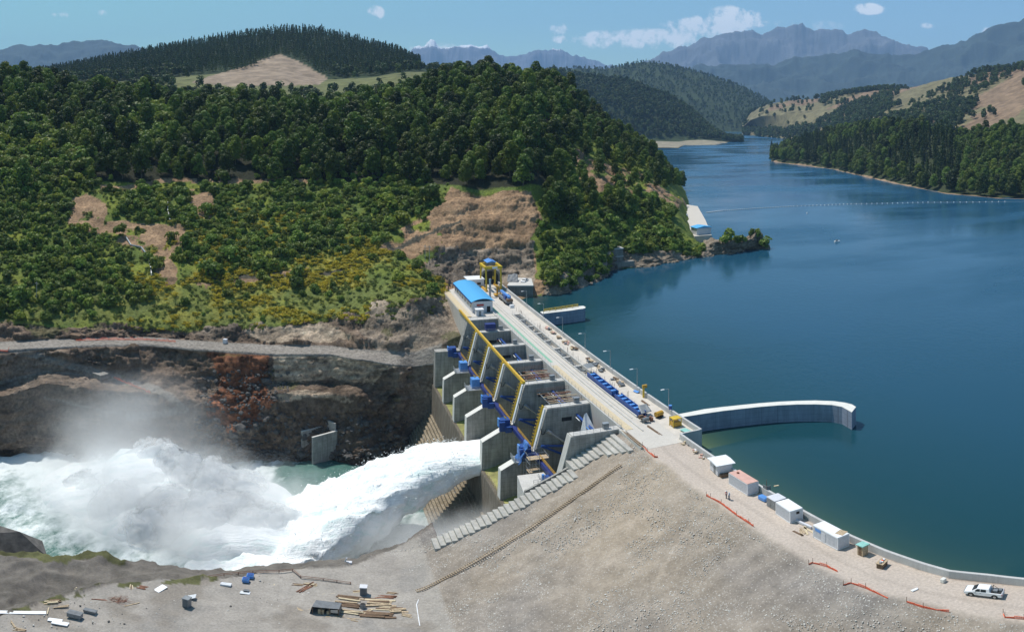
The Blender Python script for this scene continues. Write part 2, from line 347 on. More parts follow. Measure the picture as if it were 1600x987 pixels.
LB.displace(np.where(road,0,np.where(bank|rocky|bare|rockshore,1.25,0))*np.where((U_>700)&(U_<835)&(R_<8.4),0,1)*np.where(palez,.4,1)*np.where((U_>640)&(U_<720)&(R_<7),.3,1),np.array((11.,11.,1.9)),5,44,False,.66)
CRV=(fbm(LB.P/3.0,5,31,False,.7)+1.1*fbm(LB.P/np.array((9.,9.,1.3)),5,44,False,.68))[...,None]
P=LB.P; n1=fbm(P/9,5,21)[...,None]; n2=fbm(P/30,4,23)[...,None]; n3=fbm(P/2.5,3,25)[...,None]
c=np.zeros(U_.shape+(3,))+L(.11,.15,.035); c=c+L(.15,.13,.0)*np.clip(n1*.9+.2,0,1); lowg=(ss(6.8,7.2,R_)*(1-ss(7.6,8.6,R_)))[...,None]; c=c*(1-.3*lowg)+lowg*L(.06,.055,.02)          # grass and weeds
yel=ss(.05,.5,fbm(P/14,4,41)+.25)*ss(6.8,7.6,R_)*(1-ss(9.3,10.2,R_))*(U_<720)*ss(150,300,U_)
c=lerpc(c,yel*.8,L(.30,.26,.05))
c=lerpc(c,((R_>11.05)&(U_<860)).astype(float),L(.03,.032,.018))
tanc=L(.31,.20,.12)*(1+.4*n1+.3*n3)*(1+.35*CRV); c=np.where(bare[...,None],tanc,c)
gr=L(.20,.175,.15)*(1+.5*n1+.4*n3)*(1+.7*CRV)+L(.12,.11,.09)*np.clip(n2*2,0,1)
c=np.where((rocky)[...,None],gr*L(1.05,.95,.85),c); c=np.where(rockshore[...,None],L(.24,.195,.15)*(1+.5*n1+.4*n3),c)
bk=L(.15,.108,.078)*(1+.5*n1+.4*n3)*(1+.55*CRV)+L(.10,.09,.075)*ss(.0,.5,n2)
pale=inpoly(nu_,nv_,[(428,548),(560,548),(636,560),(640,572),(600,580),(585,604),(520,592),(460,596),(425,606)])|inpoly(nu_,nv_,[(430,618),(470,612),(540,616),(560,626),(500,622),(440,630)])|inpoly(nu_,nv_,[(345,505),(400,500),(520,510),(560,530),(420,535)])
bk=np.where(pale[...,None],L(.36,.28,.205)*(1+.45*n1+.4*n3)*(1+.8*CRV),bk)
for pts,wd in (([(10,545),(60,556),(110,572),(165,585),(215,600),(262,618),(290,640),(240,648),(200,652)],5),([(70,622),(120,632),(182,646)],1.6),([(0,598),(40,588),(75,581),(130,588),(180,590)],2.2)):
    for (x1,y1),(x2,y2) in zip(pts[:-1],pts[1:]):
        q_=np.clip(((U_-x1)*(x2-x1)+(V_-y1)*(y2-y1))/((x2-x1)**2+(y2-y1)**2),0,1); di=np.hypot(U_-x1-q_*(x2-x1),V_-y1-q_*(y2-y1)); bk=lerpc(bk,ss(wd+1.5,wd-1,di+1.5*n1[...,0])*.85,L(.24,.215,.185))
red=inpoly(nu_+10*n1[...,0]*3,nv_+8*n2[...,0],[(322,545),(420,552),(418,600),(430,640),(380,680),(330,650),(345,600)])
bk=np.where((red&(fbm(LB.P/11,5,99)>-.3))[...,None],L(.20,.085,.045)*(1+.6*n1+.5*n3)*(1+.8*CRV),bk)
c=np.where((bank&~rocky)[...,None],bk,c)
mossb=bank&(~pale)&(fbm(P/11,4,77)>.22)&(R_>3.3)&~road; c=np.where(mossb[...,None],c*.5+L(.045,.05,.016),c)
c=np.where(((R_>4.95)&(R_<6.05)&(U_<690))[...,None],L(.27,.24,.21)*(1+.2*n1),c)
track=(np.abs(V_-(437-(U_-330)*.06-np.maximum(U_-520,0)*.35)-3*n1[...,0])<3.2)&(U_>300)&(U_<720); c=np.where(track[...,None],L(.09,.08,.06),c)
c=np.where(((R_<1.4)&(U_<700))[...,None],c*.5,c)
c=np.clip(c,.008,.6)
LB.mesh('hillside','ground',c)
# ---- farther land
def simple(name,us,rows,nu,nr,amp,scale,colf,seed=1,mat='far_ground',ridge=False):
    l=Loft(us,rows,nu,nr); l.displace(np.full(l.shape,amp)*ss(.3,1.2,l.r),np.array(float(scale)),6,seed,ridge,.5,along=(0,0,1.))
    c=np.clip(colf(l),.004,.9); l.mesh(name,mat,c); return l
def top(sk,us): return np.interp(us,[a for a,b in sk],[b for a,b in sk])
us=list(range(-160,781,20)); sk=[(-160,125),(60,118),(100,112),(200,91),(300,70),(370,60),(437,52),(500,53),(560,67),(620,83),(650,100),(700,108),(780,112)]
base=[(-160,135),(100,128),(200,128),(300,118),(360,112),(437,112),(500,122),(560,119),(640,112),(780,115)]
PH=simple('pasture_hill',us,[[z(50,740),(152,900),(top(base,u)+9,1080),(top(base,u),1220),(.5*top(base,u)+.5*top(sk,u),1420),(top(sk,u),1650),z(60,2100)] for u in us],300,14,6,120,
 lambda l: np.where(inpoly(l.u,l.v,[(300,130),(360,108),(437,84),(470,98),(512,122),(500,132),(400,132)])[...,None],L(.27,.205,.15)*(1+.35*fbm(l.P/12,4,3)[...,None]),
   np.where((l.r>2.9)[...,None],L(.03,.045,.02),L(.13,.135,.055)*(1+.25*fbm(l.P/40,4,5)[...,None]))),5)
us=list(range(860,1260,12)); sk=[(860,106),(900,101),(950,102),(1000,92),(1040,95),(1100,112),(1150,127),(1190,147),(1215,163),(1260,200)]
HA=simple('far_forest_hill',us,[[z(-8,3050),sh(205.5),(.5*203+.5*(top(sk,u)+6),3300),(top(sk,u)+5,3800),z(40,4400)] for u in us],200,14,10,160,lambda l:np.zeros(l.shape+(3,))+L(.035,.05,.02),15)
us=list(range(860,1161,10)); sk=[(860,105),(890,112),(930,117),(980,124),(1040,145),(1080,170),(1110,199),(1135,215),(1160,226)]
HB=simple('forest_hill',us,[[z(-9,1700),(sh(232 if u<1070 else 226 if u<1130 else 222)),(top([(860,215),(1100,219),(1130,221),(1160,223)],u),2000),(.45*215+.55*(top(sk,u)+4),2080),(top(sk,u)+4 if u<1140 else 222.5,2250),z(-9 if u>1060 else 40,2600)] for u in us],200,14,5,100,
 lambda l:np.where((l.r<1.85)[...,None],L(.26,.23,.17),np.zeros(l.shape+(3,))+L(.035,.05,.02)),25)
us=list(range(1160,1761,15)); sk=[(1160,196),(1180,168),(1200,163),(1230,156),(1290,154),(1330,146),(1400,139),(1450,131),(1500,121),(1560,111),(1600,104),(1760,85)]
dd=lambda u:np.interp(u,[1160,1230,1400,1600,1760],[2900,2750,2400,1900,1700])
db=lambda u:np.interp(u,[1160,1240,1400,1600,1760],[2700,2200,1500,1150,1100])
HR=simple('farmland_hill',us,[[z(-12,db(u)-80),(z(-2,db(u))),(top([(1160,203),(1300,200),(1450,200),(1600,200),(1760,200)],u),db(u)*1.08),(.5*200+.5*top(sk,u),.5*(db(u)+dd(u))),(top(sk,u),dd(u)),z(60,dd(u)+600)] for u in us],260,16,9,170,
 lambda l:np.where((fbm(l.P/260,4,7)>.08)[...,None],L(.21,.145,.095)*(1+.35*fbm(l.P/22,4,3)[...,None]),L(.165,.145,.08)*(1+.25*fbm(l.P/30,4,3)[...,None])),35)
us=[1205,1216,1225,1240]+list(range(1260,1761,20))
shv=lambda u:np.interp(u,[1205,1218,1250,1300,1350,1400,1450,1480,1520,1560,1600,1760],[252,254,258,264,276,287,297,303,306,310,311,318])
tv=lambda u:np.interp(u,[1205,1216,1225,1250,1300,1350,1400,1450,1480,1520,1600,1760],[255,252,240,226,214,206,204,206,218,222,212,205])
PE=Loft(us,[[z(-10,dz(LAKE,shv(u))-15),sh(shv(u)),(shv(u)-5,dz(LAKE,shv(u))+14),(.5*(shv(u)+tv(u)),dz(LAKE,shv(u))+90),(tv(u),dz(LAKE,shv(u))+190),z(-2,dz(LAKE,shv(u))+420)] for u in us],260,16)
PE.displace(np.full(PE.shape,3.)*ss(1.,1.5,PE.r),np.array(40.),5,3,False,.5,along=(0,0,1.))
sd=np.where((PE.r<1.3+.45*fbm(PE.P/18,3,2))[...,None],L(.27,.19,.13),L(.04,.05,.022)+0*PE.P)
PE.mesh('peninsula','far_ground',sd)
# ---- mountains
def mountain(name,sk,d,base,amp,seed,colr,snow=None):
    u0,u1=sk[0][0],sk[-1][0]; us=np.linspace(u0,u1,260)
    tz=np.array([H-d*tan((top(sk,u)-VH)/F) for u in us])+d*.0042*fbm(np.stack([us/13.,us*0,us*0],-1),5,seed,True)*np.clip(amp/300.,.35,.6)
    l=Loft(us,[[z(base,d*.72),z(base+(t-base)*.22,d*.84),z(base+(t-base)*.6,d*.94),z(t,d),z(t*.5,d*1.08)] for u,t in zip(us,tz)],420,16)
    k=ss(.1,1.6,l.r)*(1-.55*ss(2.2,3.0,l.r)*(l.r<3.4)); l.displace(amp*k,np.array(d*.055),7,seed,True,.5,along=(0,0,1.))
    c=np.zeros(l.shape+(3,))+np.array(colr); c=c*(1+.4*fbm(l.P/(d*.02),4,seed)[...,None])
    if snow: c=np.where((l.P[...,2]>snow+d*.004*fbm(l.P/(d*.01),4,9))[...,None],L(.8,.8,.82),c)
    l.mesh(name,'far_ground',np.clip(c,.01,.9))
mountain('mountain',[(900,135),(1040,112),(1100,104),(1150,103),(1200,101),(1260,96),(1300,90),(1340,83),(1370,86),(1400,89),(1450,82),(1490,70),(1525,57),(1575,40),(1600,30),(1660,10),(1800,5)],9000,-20,170,3,(.035,.05,.045))
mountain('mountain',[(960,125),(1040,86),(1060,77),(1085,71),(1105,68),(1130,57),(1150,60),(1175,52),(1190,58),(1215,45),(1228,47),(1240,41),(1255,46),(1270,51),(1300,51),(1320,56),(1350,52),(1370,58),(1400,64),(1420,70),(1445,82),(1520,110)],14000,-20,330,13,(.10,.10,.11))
mountain('mountain',[(-200,110),(-60,92),(0,83),(30,76),(60,73),(90,71),(115,65),(150,66),(180,67),(200,71),(260,80),(340,95),(460,120)],11000,-20,180,23,(.035,.05,.045))
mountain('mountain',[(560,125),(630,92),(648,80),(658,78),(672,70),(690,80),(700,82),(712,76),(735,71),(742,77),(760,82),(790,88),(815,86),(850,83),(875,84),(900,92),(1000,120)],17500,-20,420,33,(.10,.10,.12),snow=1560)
# ---------------------------------------------------------------- near bank: rockfill slope, crest road, work yard
def we(s): return 69.3+np.maximum(78-s,0)*.31
def wp(s): return np.interp(s,[25,47,59.6,64.3,69.2,73.5,80.3,87.4,142],[100,90,84.7,82.7,80.2,79.4,78.5,78.05,78.05])
yard_px=[(690,832),(640,848),(600,864),(560,882),(530,889),(460,890),(405,895),(340,905),(250,907),(180,914),(110,930),(60,944),(0,962),(-80,985)]
yp=[sw(Pz(u,v,-24)) for u,v in yard_px]; yw=np.array([p[1] for p in yp]); ys=np.array([p[0] for p in yp]); oy=np.argsort(yw)
low_px=[(560,884),(405,893),(300,888),(240,880),(190,873),(165,864),(140,862),(110,872),(80,872),(60,862),(0,858),(-80,850)]
lp=[sw(Pz(u,v,-30)) for u,v in low_px]; lw=np.array([p[1] for p in lp]); ls=np.array([p[0] for p in lp]); ol=np.argsort(lw)
S=np.concatenate([np.arange(20,100,1.0),np.arange(100,170,.5),np.arange(170,190,2)]); Wd=np.concatenate([np.arange(-150,-60,1.),np.arange(-60,104,.5)])
SS,WW=np.meshgrid(S,Wd,indexing='ij')
def near_z(SS,WW):
    zz=-(we(SS)-WW)/2; zz=np.where(zz>0,0,zz)
    yz=-24.0; k=1.5; zz=np.where(zz<yz+k,yz+np.log1p(np.exp((zz-yz)*2.2))/2.2,zz)
    s1=np.interp(WW,yw[oy],ys[oy]); s2=np.interp(WW,lw[ol],ls[ol])
    s2=np.maximum(s2,s1+.5)
    yard=WW<28
    t=np.clip((SS-s1)/2.2,0,99); mid=np.maximum(zz-t*1.1-(t>0)*0,-30.2+1.5*ss(0,8,s2-s1)*0)
    zz=np.where(yard&(SS>s1),np.where(SS<s2,mid,np.maximum(mid-(SS-s2)*1.3,-58)),zz)
    th=np.where(WW<57,148.7,152.2); zz=np.where((~yard)&(SS>th),np.maximum(zz-(SS-th)*14,-58),zz)
    zz=np.where((WW>70)&(SS>140),zz-np.where(SS>141,1.0,0),zz)
    zz=np.where(WW>wp(SS)+.15,-12.0,zz); zz=np.where((SS>141)&(WW>69.5),-12,zz)
    return zz
ZZ=near_z(SS,WW)
PN=np.stack([SS*TX+WW*NX,SS*TY+WW*NY,ZZ],-1)
roadm=ss(-1.2,.6,WW-we(SS)+.7*fbm(PN/6,3,3)); slope=(ZZ<-.3)&(ZZ>-22.9)&(WW>18)
a_=np.where(WW>we(SS)-1.2,.05,.32)*np.where((WW>77)&(SS>85),0,1); PN[...,2]+=a_*fbm(PN/3.2,5,8)+np.where(WW>we(SS)-1,0,.5)*fbm(PN/17,3,18)*np.where(WW<we(SS)-4,1,.3)
cliff=(WW<28)&(SS>np.interp(WW,yw[oy],ys[oy])+.3); PN[...,2]+=np.where(cliff,1.6,0)*fbm(PN/6,5,19,True)
n1=fbm(PN/7,5,51)[...,None]; n2=fbm(PN/25,4,52)[...,None]; n3=fbm(PN/1.6,3,53)[...,None]
c=L(.265,.228,.195)*(1+.22*n1+.26*n3)+0*PN; run=fbm(np.stack([(SS)/2.2,WW/22.,0*SS],-1),4,83)[...,None]; c=c*(1+.22*run)                                    # rockfill
c=c+L(.05,.03,.005)*np.clip(n2*1.8,-.6,1)
yardc=L(.315,.285,.255)*(1+.16*n1+.14*n3+.16*n2); yardc=lerpc(yardc,ss(0,.35,fbm(PN/8,5,57))*.6,L(.20,.17,.14)); trk=np.minimum(np.abs(((WW*.35+SS+2*fbm(PN/18,2,4))%9)-4),np.abs(((WW*.2-SS*1.0+3*fbm(PN/15,2,6))%13)-6)); yardc=lerpc(yardc,ss(.45,.1,trk)*.25,L(.24,.22,.20)); sl_=ss(20.5,15.5,WW+2.2*fbm(PN/4,4,3)*-1+(ZZ<-22.9)*-2.0) if False else ss(-.6,.6,(-22.4-ZZ)+.9*fbm(PN/3.5,4,3)); sl_=np.where(WW>24,0,np.where(WW<14,1,sl_)); c=lerpc(c,sl_,[0,0,0])+yardc*sl_[...,None]          # yard
c=lerpc(c,roadm*(WW>60),L(.47,.40,.345)); 
rut=np.abs(WW-we(SS)-3.5-1.2*fbm(PN/20,2,5))<.5; c=np.where((rut&(roadm>.5))[...,None],c*.9,c)
c=c*(1+.10*n1*roadm[...,None])
wetp=ss(.1,.3,fbm(PN/9,3,61)-.12)*(ZZ<-23)*(~cliff); c=lerpc(c,wetp*.35,L(.22,.21,.20))
scar=(np.abs((SS-96)-(WW-44)*.85-1.5*n1[...,0])<.45)&(WW>30)&(WW<66); c=np.where(scar[...,None],c*1.18,c)
c=np.where(cliff[...,None],L(.14,.125,.11)*(1+.4*n1+.3*n3),c)
s1=np.interp(WW,yw[oy],ys[oy]); gm=((WW<-14)&(SS>s1-1.6)&(SS<s1+1.5)&(fbm(PN/3,3,71)>.0))|((WW<-35)&(SS>np.interp(WW,lw[ol],ls[ol])-3)&(SS<np.interp(WW,lw[ol],ls[ol])+2))
c=np.where(gm[...,None],L(.10,.10,.045)*(1+.6*n1+.5*n3),c)
npmesh('embankment',PN.reshape(-1,3),gridfaces(*SS.shape)[:,::-1],'fill',np.concatenate([np.clip(c,.02,.7),((slope&(roadm<.3))*1.0+.12*(~slope))[...,None]*(~cliff)[...,None]],-1).reshape(-1,4),True,None,'structure')
def gz(s,w): return float(near_z(np.array([[float(s)]]),np.array([[float(w)]]))[0,0])
def GP(u,v,zz=-24):                 # on the near ground
    for _ in range(12):
        p=Pz(u,v,zz); s,w=sw(p); zz=.5*zz+.5*gz(s,w)
    return Pz(u,v,zz)
# ---------------------------------------------------------------- water
def lake():
    m,n,l,b=nt('lake_water'); P=pos(n); a=n.new('ShaderNodeAttribute'); a.attribute_name='Col'
    l.new(a.outputs['Color'],b.inputs['Base Color']); b.inputs['Roughness'].default_value=.12; b.inputs['IOR'].default_value=1.33
    w1=noise_(n,l,scaled(n,l,P,(1,.6,1)),.55,6,.6); w2=noise_(n,l,P,.02,3,.5)
    h=math_(n,l,'MULTIPLY',w1,maprange(n,l,w2,.35,.65,.5,1.3)); l.new(maprange(n,l,noise_(n,l,scaled(n,l,P,(.5,1,1)),.012,4,.6),.4,.6,.03,.28),b.inputs['Roughness']); bump(n,l,b,h,.32,.25)
    cr=[(140,20),(100,40),(84.9,59.6),(82.9,64.3),(80.2,69),(79.5,73.5),(78.6,80),(78.2,85)]+[(78.2,s) for s in range(90,143,4)]+[(83.5,142.6)]+[(83.5,s) for s in range(150,322,8)]
    cr=[(w,s) for w,s in cr]; P0=[D(s,w)[:2] for w,s in cr]+[(-10,345),(-40,380),(-60,450),(-80,600)]
    P0=np.array(P0); k=len(P0); dirs=[]
    for i in range(k):
        t=i/(k-1); ang=math.radians(-25+ (120*t if t<1 else 120)); dirs.append((math.cos(ang),math.sin(ang)))
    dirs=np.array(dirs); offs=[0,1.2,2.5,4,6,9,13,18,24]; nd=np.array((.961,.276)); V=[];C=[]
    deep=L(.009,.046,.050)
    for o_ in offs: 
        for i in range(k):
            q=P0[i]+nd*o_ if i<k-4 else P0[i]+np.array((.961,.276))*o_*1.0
            V.append((q[0],q[1],LAKE)); sh_=math.exp(-o_/4.5)*(1 if 3<i<24 else .0); e_=o_/90.; C.append((deep*(1-e_)+L(.011,.058,.098)*e_)*(1-sh_)+L(.12,.17,.08)*sh_)  # green shallows; the blue shift farther out paints in sky reflection
    for R in (6000.,):
        for i in range(k):
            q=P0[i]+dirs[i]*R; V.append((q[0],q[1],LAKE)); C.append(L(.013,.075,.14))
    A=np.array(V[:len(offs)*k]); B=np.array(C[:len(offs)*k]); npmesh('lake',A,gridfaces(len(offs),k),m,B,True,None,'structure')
    q0=[D(s_,w_)[:2] for w_,s_ in [(110,0),(84,40),(86,60),(81,72),(79,95),(79,144),(84,146),(84,230),(84,320)]]+[(-10,345),(-40,380),(-60,450),(-80,600)]
    q1=[(4500,-900),(4500,-300),(4500,300),(4500,900),(4500,1800),(4500,3200),(4500,5000),(3500,6000),(2000,6000),(1000,6000),(400,6000),(0,6000),(-300,6000)]
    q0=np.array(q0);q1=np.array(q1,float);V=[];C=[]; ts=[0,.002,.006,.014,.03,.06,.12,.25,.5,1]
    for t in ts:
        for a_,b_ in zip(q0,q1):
            dd3=t*np.linalg.norm(b_-a_); V.append((*(a_*(1-t)+b_*t),LAKE-.03)); e_=min(1,dd3/90.); g_=min(1,dd3/700.); C.append(deep*(1-e_)+e_*(L(.011,.058,.098)*(1-g_)+L(.016,.088,.175)*g_))  # bluer with distance: sky reflection put into the water colour
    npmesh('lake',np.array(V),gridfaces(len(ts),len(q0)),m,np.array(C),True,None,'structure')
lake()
def foam_mat():
    m,n,l,b=nt('river_water'); P=pos(n); a=n.new('ShaderNodeAttribute'); a.attribute_name='Col'
    f1=noise_(n,l,scaled(n,l,P,(1,.45,1)),.16,10,.68); f2=noise_(n,l,P,.7,6,.7)
    k=math_(n,l,'ADD',math_(n,l,'ADD',a.outputs['Fac'],math_(n,l,'MULTIPLY',math_(n,l,'SUBTRACT',f1,.5),2.2)),math_(n,l,'MULTIPLY',math_(n,l,'SUBTRACT',f2,.5),.5))
    k=maprange(n,l,k,.35,.85,0,1)
    c=mixc(n,l,k,(.07,.17,.145),(.74,.79,.79)); l.new(c,b.inputs['Base Color']); l.new(maprange(n,l,k,0,1,.2,.9),b.inputs['Roughness'])
    bump(n,l,b,math_(n,l,'ADD',f1,math_(n,l,'MULTIPLY',f2,.4)),.9,1.5); return m
M['river']=foam_mat()
xs=np.arange(-330,40,1.5);ysr=np.arange(110,300,1.5);XX,YY=np.meshgrid(xs,ysr,indexing='xy')
cx,cy=-88,196; dist=np.sqrt(((XX-cx)/75)**2+((YY-cy)/42)**2); fo=np.clip(1.15-dist*.62,0,1); 
fo=np.maximum(fo,1.1*np.exp(-((YY-(205+ (XX+140)*-.15))/30)**2)*(XX<-95)); fo=np.where((XX>-75)&(YY>213),fo*.35,fo)
PR=np.stack([XX,YY,np.full(XX.shape,RIV)],-1); PR[...,2]+=(.3+1.6*fo)*fbm(PR/7,5,81)+fo*1.0*fbm(PR/2.2,3,82)
npmesh('river',PR.reshape(-1,3),gridfaces(*XX.shape),'river',np.repeat(fo.reshape(-1,1),3,1),True,None,'structure')
def jet():
    m,n,l,b=nt('falling_white_water'); tc=n.new('ShaderNodeAttribute'); tc.attribute_name='Col'
    P=pos(n); rt=n.new('ShaderNodeMapping'); rt.inputs['Rotation'].default_value=(0,0,-ROT); rt.inputs['Scale'].default_value=(1,1,1); l.new(P,rt.inputs[0])
    f=noise_(n,l,scaled(n,l,rt.outputs[0],(.12,1,.5)),.5,8,.65); f2=noise_(n,l,P,.9,6,.7)
    k=math_(n,l,'ADD',math_(n,l,'MULTIPLY',f,.75),math_(n,l,'MULTIPLY',f2,.25))
    c=mixc(n,l,maprange(n,l,k,.36,.5,0,1),(.62,.76,.74),(.93,.94,.94)); l.new(c,b.inputs['Base Color']); b.inputs['Roughness'].default_value=.7
    b.inputs['Specular IOR Level'].default_value=.25; bump(n,l,b,k,.8,1.2)
    M['jet']=m
    st=[(50,190.2,206.5,-21.8,-24.8),(46.5,190,206.8,-22,-25.3),(42,189.6,206.8,-21.7,-26),(37,188.5,207,-21.8,-27.5),(31,187,208,-22.9,-30),(25,185,210,-25.2,-33),(19,182.5,211.5,-28.0,-37),(12,179,213,-32.5,-42),(4,175,214.5,-38,-47),(-5,171,216,-42.5,-52),(-16,168,218,-46,-54),(-30,165,220,-50,-56)]
    A=np.array(st); nt_=120; t=np.linspace(0,len(st)-1,nt_); S_=np.stack([np.interp(t,range(len(st)),A[:,i]) for i in range(5)],1)
    m_=70; V=[]
    for w,sa,sb,zt,zb in S_:
        th=np.linspace(-.18*math.pi,1.18*math.pi,m_); cs=np.sign(np.cos(th))*np.abs(np.cos(th))**.6; sn=np.sign(np.sin(th))*np.abs(np.sin(th))**.75
        s_=(sa+sb)/2+cs*(sb-sa)/2; zz=zb+(zt-zb)*np.maximum(sn,-1)
        V.append(np.stack([s_*TX+w*NX,s_*TY+w*NY,zz],-1))
    V=np.array(V); q=np.clip((t/(len(st)-1))*1.3,0.03,1)[:,None]
    Q=np.stack([V[...,0]*NX+V[...,1]*NY,V[...,0]*TX+V[...,1]*TY,V[...,2]],-1)/np.array((16.,3.2,3.2))
    V[...,2]+=q*2.9*fbm(Q,6,91); dn=fbm(V/2.6,5,93)*q*2.0; V[...,0]+=dn*TX; V[...,1]+=dn*TY; V[...,2]+=dn
    o=npmesh('spillway_jet',V.reshape(-1,3),gridfaces(nt_,m_),m,np.ones((nt_*m_,3)),True); tag(o,'white water pouring from the spillway lip into the river',kind='stuff'); return V
JV=jet()
def blob_cloud(name,lobes,seed,amp,mat,label,res=4):
    import bmesh
    Vs=[];Fs=[];off=0
    bm=bmesh.new(); bmesh.ops.create_icosphere(bm,subdivisions=res,radius=1); bv=np.array([v.co[:] for v in bm.verts]); bf=np.array([[v.index for v in f.verts] for f in bm.faces]); bm.free()
    for (x,y,zz,rx,ry,rz) in lobes:
        p=bv*np.array((rx,ry,rz))+np.array((x,y,zz)); r=amp*fbm(p/(.55*max(rx,ry)),5,seed,False,.6)+.35*amp*fbm(p/3.,4,seed+4)
        p=p+bv*(r[:,None]*min(rx,ry,rz)*.5); Vs.append(p);Fs.append(bf+off);off+=len(p)
    o=npmesh(name,np.concatenate(Vs),np.concatenate(Fs),mat,np.ones((off,3)),True); return tag(o,label,kind='stuff')
def mist_mat(name,dens,fall=True,ns=.05,thr=.42,cen=None,rad=None,color=(1,1,1)):
    m=bpy.data.materials.new(name); m.use_nodes=True; n=m.node_tree.nodes;l=m.node_tree.links; n.clear()
    out=n.new('ShaderNodeOutputMaterial'); v=n.new('ShaderNodeVolumePrincipled'); v.inputs['Color'].default_value=(*color,1); v.inputs['Anisotropy'].default_value=.1
    P=pos(n); f=noise_(n,l,P,ns,5,.62)
    sub=n.new('ShaderNodeVectorMath'); sub.operation='SUBTRACT'; l.new(P,sub.inputs[0]); sub.inputs[1].default_value=cen
    dv=n.new('ShaderNodeVectorMath'); dv.operation='DIVIDE'; l.new(sub.outputs[0],dv.inputs[0]); dv.inputs[1].default_value=rad
    ln=n.new('ShaderNodeVectorMath'); ln.operation='LENGTH'; l.new(dv.outputs[0],ln.inputs[0])
    fo_=math_(n,l,'SUBTRACT',1,ln.outputs['Value'],clamp=True)
    k=math_(n,l,'ADD',math_(n,l,'MULTIPLY',fo_,1.1),math_(n,l,'MULTIPLY',math_(n,l,'SUBTRACT',f,.5),1.5))
    k=maprange(n,l,k,thr-.25,thr+.6,0,1); k=math_(n,l,'MULTIPLY',math_(n,l,'MULTIPLY',k,k),math_(n,l,'MULTIPLY',fo_,3.0,clamp=True))
    l.new(math_(n,l,'MULTIPLY',k,dens),v.inputs['Density']); l.new(v.outputs[0],out.inputs['Volume']); return m
def ell(name,cen,rad,mat,label):
    import bmesh
    bm=bmesh.new(); bmesh.ops.create_icosphere(bm,subdivisions=3,radius=1); me=bpy.data.meshes.new(name); bm.to_mesh(me); bm.free()
    for v in me.vertices: v.co=(cen[0]+v.co.x*rad[0],cen[1]+v.co.y*rad[1],cen[2]+v.co.z*rad[2])
    me.materials.append(mat); o=bpy.data.objects.new(name,me); COL.objects.link(o); return tag(o,label,kind='stuff')
def mist_mat(name,dens,fall=True,ns=.05,thr=.42,cen=None,rad=None,color=(1,1,1)):
    m=bpy.data.materials.new(name); m.use_nodes=True; n=m.node_tree.nodes;l=m.node_tree.links; n.clear()
    out=n.new('ShaderNodeOutputMaterial'); v=n.new('ShaderNodeVolumePrincipled'); v.inputs['Color'].default_value=(*color,1); v.inputs['Anisotropy'].default_value=.1
    P=pos(n); f=noise_(n,l,P,ns,5,.62)
    sub=n.new('ShaderNodeVectorMath'); sub.operation='SUBTRACT'; l.new(P,sub.inputs[0]); sub.inputs[1].default_value=cen
    dv=n.new('ShaderNodeVectorMath'); dv.operation='DIVIDE'; l.new(sub.outputs[0],dv.inputs[0]); dv.inputs[1].default_value=rad
    ln=n.new('ShaderNodeVectorMath'); ln.operation='LENGTH'; l.new(dv.outputs[0],ln.inputs[0])
    fo_=math_(n,l,'SUBTRACT',1,ln.outputs['Value'],clamp=True)
    k=math_(n,l,'ADD',math_(n,l,'MULTIPLY',fo_,1.1),math_(n,l,'MULTIPLY',math_(n,l,'SUBTRACT',f,.5),1.5))
    k=maprange(n,l,k,thr-.25,thr+.6,0,1); k=math_(n,l,'MULTIPLY',math_(n,l,'MULTIPLY',k,k),math_(n,l,'MULTIPLY',fo_,3.0,clamp=True))
    l.new(math_(n,l,'MULTIPLY',k,dens),v.inputs['Density']); l.new(v.outputs[0],out.inputs['Volume']); return m
def ell(name,cen,rad,mat,label):
    import bmesh
    bm=bmesh.new(); bmesh.ops.create_icosphere(bm,subdivisions=3,radius=1); me=bpy.data.meshes.new(name); bm.to_mesh(me); bm.free()
    for v in me.vertices: v.co=(cen[0]+v.co.x*rad[0],cen[1]+v.co.y*rad[1],cen[2]+v.co.z*rad[2])
    me.materials.append(mat); o=bpy.data.objects.new(name,me); COL.objects.link(o); return tag(o,label,kind='stuff')
blob_cloud('spray',[(-84,194,-50,32,22,13),(-100,200,-50,24,18,15),(-70,186,-51,26,18,11),(-112,196,-51,26,22,10),(-58,182,-51,20,14,9),(-95,186,-51,28,16,10)],5,.6,'jet','white churning spray where the jet hits the river')
def spray_mat():
    m,n,l,b=nt('spray_white'); P_=pos(n); b.inputs['Base Color'].default_value=(.95,.96,.965,1); b.inputs['Roughness'].default_value=1; b.inputs['Specular IOR Level'].default_value=0
    f=noise_(n,l,P_,.35,7,.7); bump(n,l,b,f,.35,1.0)
    tl=n.new('ShaderNodeBsdfTranslucent'); tl.inputs[0].default_value=(.95,.96,.97,1); m1=n.new('ShaderNodeMixShader'); m1.inputs[0].default_value=.62; l.new(b.outputs[0],m1.inputs[1]); l.new(tl.outputs[0],m1.inputs[2])
    lw=n.new('ShaderNodeLayerWeight'); lw.inputs[0].default_value=.5; tr=n.new('ShaderNodeBsdfTransparent'); mx=n.new('ShaderNodeMixShader')
    k=math_(n,l,'ADD',lw.outputs['Facing'],math_(n,l,'MULTIPLY',math_(n,l,'SUBTRACT',f,.5),1.3)); l.new(maprange(n,l,k,.12,.75,.25,1),mx.inputs[0]); l.new(m1.outputs[0],mx.inputs[1]); l.new(tr.outputs[0],mx.inputs[2]); l.new(mx.outputs[0],n['Material Output'].inputs[0]); return m
M['spray']=spray_mat()
lob=[]; rs=random.Random(21)
